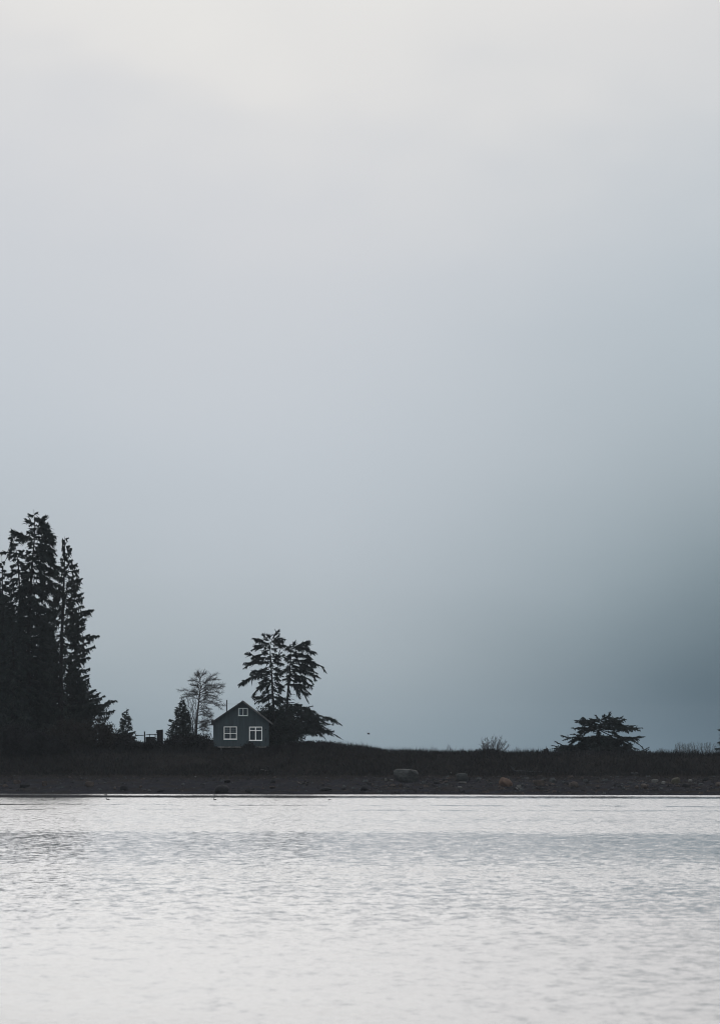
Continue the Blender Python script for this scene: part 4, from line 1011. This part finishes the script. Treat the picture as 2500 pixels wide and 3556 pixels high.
rd, rg_, rb, rp, ro, rv = (M[k_] for k_ in ('rock_dark', 'rock_grey', 'rock_brown', 'rock_pale', 'rock_orange', 'rock_olive'))
ROCKS = [
 (1416, 2713, 88, 42, M['rock_slate'], .42, 'largest boulder on the beach with a flat sloping grey top'),
 (1755, 2731, 50, 31, ro, 0, 'rounded orange brown boulder on the right of the beach'),
 (1606, 2711, 44, 26, M['rock_slate'], .5, 'grey boulder with a pale flat top between the largest boulder and the orange one'),
 (1873, 2728, 44, 20, rb, .5, 'brownish low boulder right beside the orange boulder'),
 (1918, 2716, 28, 17, rg_, 0, 'grey boulder under the tail of the long driftwood log'),
 (2345, 2722, 34, 23, rv, 0, 'olive brown boulder below the low spruce'),
 (2272, 2718, 24, 12, rp, .4, 'pale flat stone on the beach below the low spruce'),
 (2303, 2722, 15, 10, rp, 0, 'small pale round stone beside the flat pale stone'),
 (2395, 2714, 14, 8, rp, .4, 'pale flat chip under the hazy leafless shrubs'),
 (2379, 2733, 30, 16, rd, 0, 'black wet boulder below the olive brown boulder'),
 (2235, 2737, 24, 16, rb, 0, 'reddish brown boulder low on the beach under the low spruce'),
 (2155, 2735, 14, 10, rg_, 0, 'lighter grey stone paired with a leaning one under the low spruce'),
 (2164, 2741, 13, 9, rg_, 0, 'leaning grey stone just below its lighter neighbour'),
 (2210, 2738, 14, 11, rb, 0, 'squat brown stone beside the reddish boulder'),
 (2187, 2721, 20, 6, rg_, .3, 'thin flat grey slab above the squat brown stone'),
 (2495, 2729, 24, 14, rb, 0, 'brown boulder cut off by the picture edge'),
 (2432, 2728, 18, 8, rg_, .3, 'grey slab under the wide hazy shrub'),
 (2450, 2710, 22, 12, rd, 0, 'dark stone at the grass edge under the wide hazy shrub'),
 (1990, 2732, 34, 19, rb, 0, 'brown boulder midway between the orange boulder and the low spruce'),
 (2030, 2714, 16, 9, rg_, 0, 'small grey stone above the brown midway boulder'),
 (1955, 2719, 12, 7, rg_, 0, 'small grey stone at the grass edge past the driftwood log'),
 (1801, 2736, 16, 10, rp, 0, 'pale grey stone just right of the orange boulder'),
 (1813, 2729, 11, 8, rg_, 0, 'small stone touching the pale one near the orange boulder'),
 (1704, 2722, 11, 7, rg_, 0, 'small grey stone left of the orange boulder'),
 (1660, 2711, 14, 10, rg_, 0, 'little grey stone between the pale topped boulder and the orange one'),
 (1734, 2735, 13, 8, rb, 0, 'brown cobble at the foot of the orange boulder'),
 (1605, 2719, 30, 4, rp, .3, 'thin pale slab lying in front of the pale topped boulder'),
 (1565, 2686, 7, 5, rp, 0, 'tiny white stone at the top of the beach grass'),
 (1340, 2711, 10, 8, rp, 0, 'small pale stone left of the largest boulder'),
 (1361, 2711, 13, 4, rp, .3, 'white flat chip at the foot of the largest boulder'),
 (1365, 2732, 20, 11, rb, 0, 'brown cobble below the white flat chip'),
 (1392, 2732, 12, 11, rb, 0, 'upright tan cobble below the largest boulder'),
 (1266, 2745, 28, 20, rd, 0, 'big black boulder left of the largest boulder near the water'),
 (1282, 2724, 16, 6, rd, .3, 'dark slab just above the big black boulder'),
 (1470, 2722, 15, 11, rg_, 0, 'grey cobble at the right foot of the largest boulder'),
 (1515, 2722, 20, 11, rd, 0, 'dark cobble between largest boulder and pale topped boulder'),
 (1526, 2737, 12, 6, rg_, 0, 'low grey stone near the water before the pale topped boulder'),
 (1548, 2712, 18, 9, rd, 0, 'dark stone at the left foot of the pale topped boulder'),
 (1595, 2737, 16, 7, rp, .4, 'pale stone below the thin pale slab'),
 (60, 2722, 26, 15, rb, 0, 'tan boulder under the firs at the left of the beach'),
 (20, 2733, 20, 10, rb, 0, 'low tan stone nearest the left picture edge'),
 (86, 2735, 36, 12, rd, .4, 'long dark slab beside the tan boulder'),
 (157, 2730, 18, 19, rb, 0, 'upright brown boulder under the cedar'),
 (312, 2733, 32, 20, rb, .5, 'flat topped brown boulder alone on the left beach'),
 (400, 2741, 10, 9, rb, 0, 'small tan stone below the young conifer'),
 (432, 2745, 28, 17, rd, 0, 'dark rounded boulder below the young conifer'),
 (490, 2734, 14, 6, rb, 0, 'brown cobble on the beach below the fence'),
 (770, 2752, 52, 28, rd, 0, 'broad black boulder at the waterline below the house'),
 (865, 2752, 28, 15, rd, 0, 'black boulder right of the broad waterline boulder'),
 (791, 2717, 22, 10, rd, .4, 'dark slab at the grass edge below the house'),
 (948, 2719, 20, 12, rd, 0, 'dark stone at the grass edge below the spruces'),
 (945, 2737, 20, 7, rb, .3, 'brown flat stone below the spruces'),
 (710, 2726, 12, 5, rg_, .3, 'small grey slab below the house'),
 (680, 2699, 6, 5, rp, 0, 'tiny white stone on the grass below the bare tree'),
 (560, 2750, 26, 10, rd, 0, 'low black rock at the water below the square pillar'),
 (1130, 2745, 40, 12, rd, 0, 'low black rock shelf left of the big black boulder'),
]
for q_, (px, py, w, h, mt, fl, lab) in enumerate(ROCKS):
    small = w < 21
    rock('stone' if small else 'boulder', lab, px, py, w, h, mt, 100 + q_, fl, 'stone' if small else 'boulder', None, -.06 if q_ == 0 else (-.15 if q_ == 1 else 0))
a_ = hit(1034, 2719); b__ = hit(1047, 2726); a_[2] += .12; b__[2] += .08
log('driftwood_stick', 'short pale stick lying on the beach below the spruces', a_, b__, .06, M['rock_brown'])
a_ = hit(1790, 2739); b__ = hit(1799, 2745); a_[2] += .08; b__[2] += .06
log('driftwood_stick', 'short pale stick by the water near the orange boulder', a_, b__, .06, M['pale_wood'])
# loose stones too small to pick apart
nS = 4600
x = rng.uniform(-58, 58, nS); tt_ = rng.uniform(0.8, 19, nS); keep = rng.random(nS) < np.where(x > 0, 1.0, .35); x, tt_ = x[keep], tt_[keep]
y = shore(x) + tt_; z = terrain(x, y); sS = rng.uniform(.05, .20, len(x)) * (1 + 1.2 * (rng.random(len(x)) < .10))
for nm, mt, sel, lab in (('gravel', rg_, 0, 'small grey stones strewn over the beach'), ('dark_gravel', rd, 1, 'small dark wet stones strewn over the beach'), ('brown_gravel', rb, 2, 'small brown stones strewn over the beach')):
    ii = np.where((np.arange(len(x)) * 7 % 5 == sel) | ((sel == 1) & (np.arange(len(x)) * 7 % 5 > 2)))[0]
    mb = MB()
    oct_ = np.array([(1, 0, 0), (0, 1, 0), (-1, 0, 0), (0, -1, 0), (.55, .1, .6), (0, .6, .62), (-.55, -.05, .55), (-.05, -.55, .6)])
    for i_ in ii:
        ca, sa = math.cos(i_), math.sin(i_); o_ = oct_ * (1 + .25 * np.sin(np.arange(8)[:, None] * 3.1 + i_))
        V = np.stack([o_[:, 0] * ca - o_[:, 1] * sa, o_[:, 0] * sa + o_[:, 1] * ca, o_[:, 2]], 1) * sS[i_] + np.array((x[i_], y[i_], z[i_] - .02))
        mb.quads(V, [(0, 1, 5, 4), (1, 2, 6, 5), (2, 3, 7, 6), (3, 0, 4, 7), (4, 5, 6, 7)])
    tag(mb.build(nm, mt), lab, None, None, 'stuff')

# ------------------------------------------------------------------ birds
def duck(label, px, py, L, face=1, head_up=1.0, dive=False):
    Yd_ = CAMH * F / (py - HY); x0_ = X(px, Yd_)
    root = empty('duck', (x0_, Yd_, 0), label, 'bird')
    def f(a, b_, c=0): return (x0_ + face * a * L, Yd_ + c * L, b_ * L)
    mb = MB()   # one continuous body: tail, back, breast, neck, head
    if head_up > .3:
        prof = [(-.55, .20, .015), (-.45, .15, .07), (-.25, .10, .16), (0, .08, .20), (.22, .10, .17), (.33, .22, .09), (.37, .22 + .18 * head_up, .065), (.42, .26 + .24 * head_up, .085), (.50, .25 + .24 * head_up, .06), (.55, .24 + .23 * head_up, .02)]
    else:
        prof = [(-.55, .14, .015), (-.45, .12, .06), (-.25, .08, .13), (0, .07, .16), (.22, .08, .14), (.36, .14, .08), (.46, .15, .075), (.55, .13, .02)]
    mb.tube([f(a, b_) for a, b_, _ in prof], [r * L for _, _, r in prof], 8); mb.build('body', M['feather'], root, smooth=True)
    e = prof[-2]
    mb = MB(); mb.tube([f(e[0] + .02, e[1] - .01), f(e[0] + .17, e[1] - .04)], [.028 * L, .012 * L], 5); mb.build('bill', M['rock_brown'], root)
    for sd_ in (-1, 1):
        mb = MB(); mb.blades(np.array([f(.12, .16, sd_ * .17)]), np.array([np.array(f(-.42, .17, sd_ * .12)) - np.array(f(.12, .16, sd_ * .17))]), np.array([(0, 0, .07 * L)])); mb.build('wing', M['feather'], root)
for a in [('duck low on the water, head tucked, furthest from the house', 148, 2775.5, .26, 1, .1), ('duck with raised neck on the water below the cedar', 191, 2774.5, .30, 1, 1.1),
          ('duck trailing a low tail on the water below the young conifer', 376, 2776.5, .36, -1, .9), ('dark duck on the water below the house', 747, 2776.5, .30, -1, .9),
          ('small dark duck alone on the water below the bluff', 1145, 2777, .24, -1, .7), ('duck at the waterline beside floating debris below the young conifer', 368, 2760, .34, 1, .9), ('duck sitting near the waterline below the house front', 745, 2760.5, .28, 1, 1.0)]:
    duck(a[0], a[1], a[2] + 1.2, a[3] * 1.15, *a[4:])
pb = P(1279, 2549, 430.0)
fb = empty('flying_bird', pb, 'tiny dark bird in flight above the bluff', 'bird')
mb = MB(); mb.tube([pb + np.array(v) for v in ((-.22, 0, .02), (-.1, 0, .01), (.05, 0, 0), (.18, 0, .02), (.24, 0, .02))], [.01, .045, .06, .04, .008], 6); mb.build('body', M['feather'], fb, smooth=True)
for sd_ in (-1, 1):
    mb = MB(); a0 = pb + np.array((.05, 0, .03)); e1_ = pb + np.array((.02 + .12 * sd_, .22 * sd_, .16)); e2_ = pb + np.array((-.06 + .25 * sd_, .42 * sd_, .12))
    mb.quads([a0 + (.08, 0, 0), a0 - (.1, 0, 0), e1_ - (.08, 0, 0), e1_ + (.06, 0, 0), e2_], [(0, 1, 2, 3), (3, 2, 4, 4)][:1]); mb.blades(np.array([e1_]), np.array([e2_ - e1_]), np.array([(.05, 0, 0)]))
    mb.build('wing', M['feather'], fb)
#print('TRIS', sum(len(o.data.polygons) * 2 for o in scene.objects if o.type == 'MESH'))
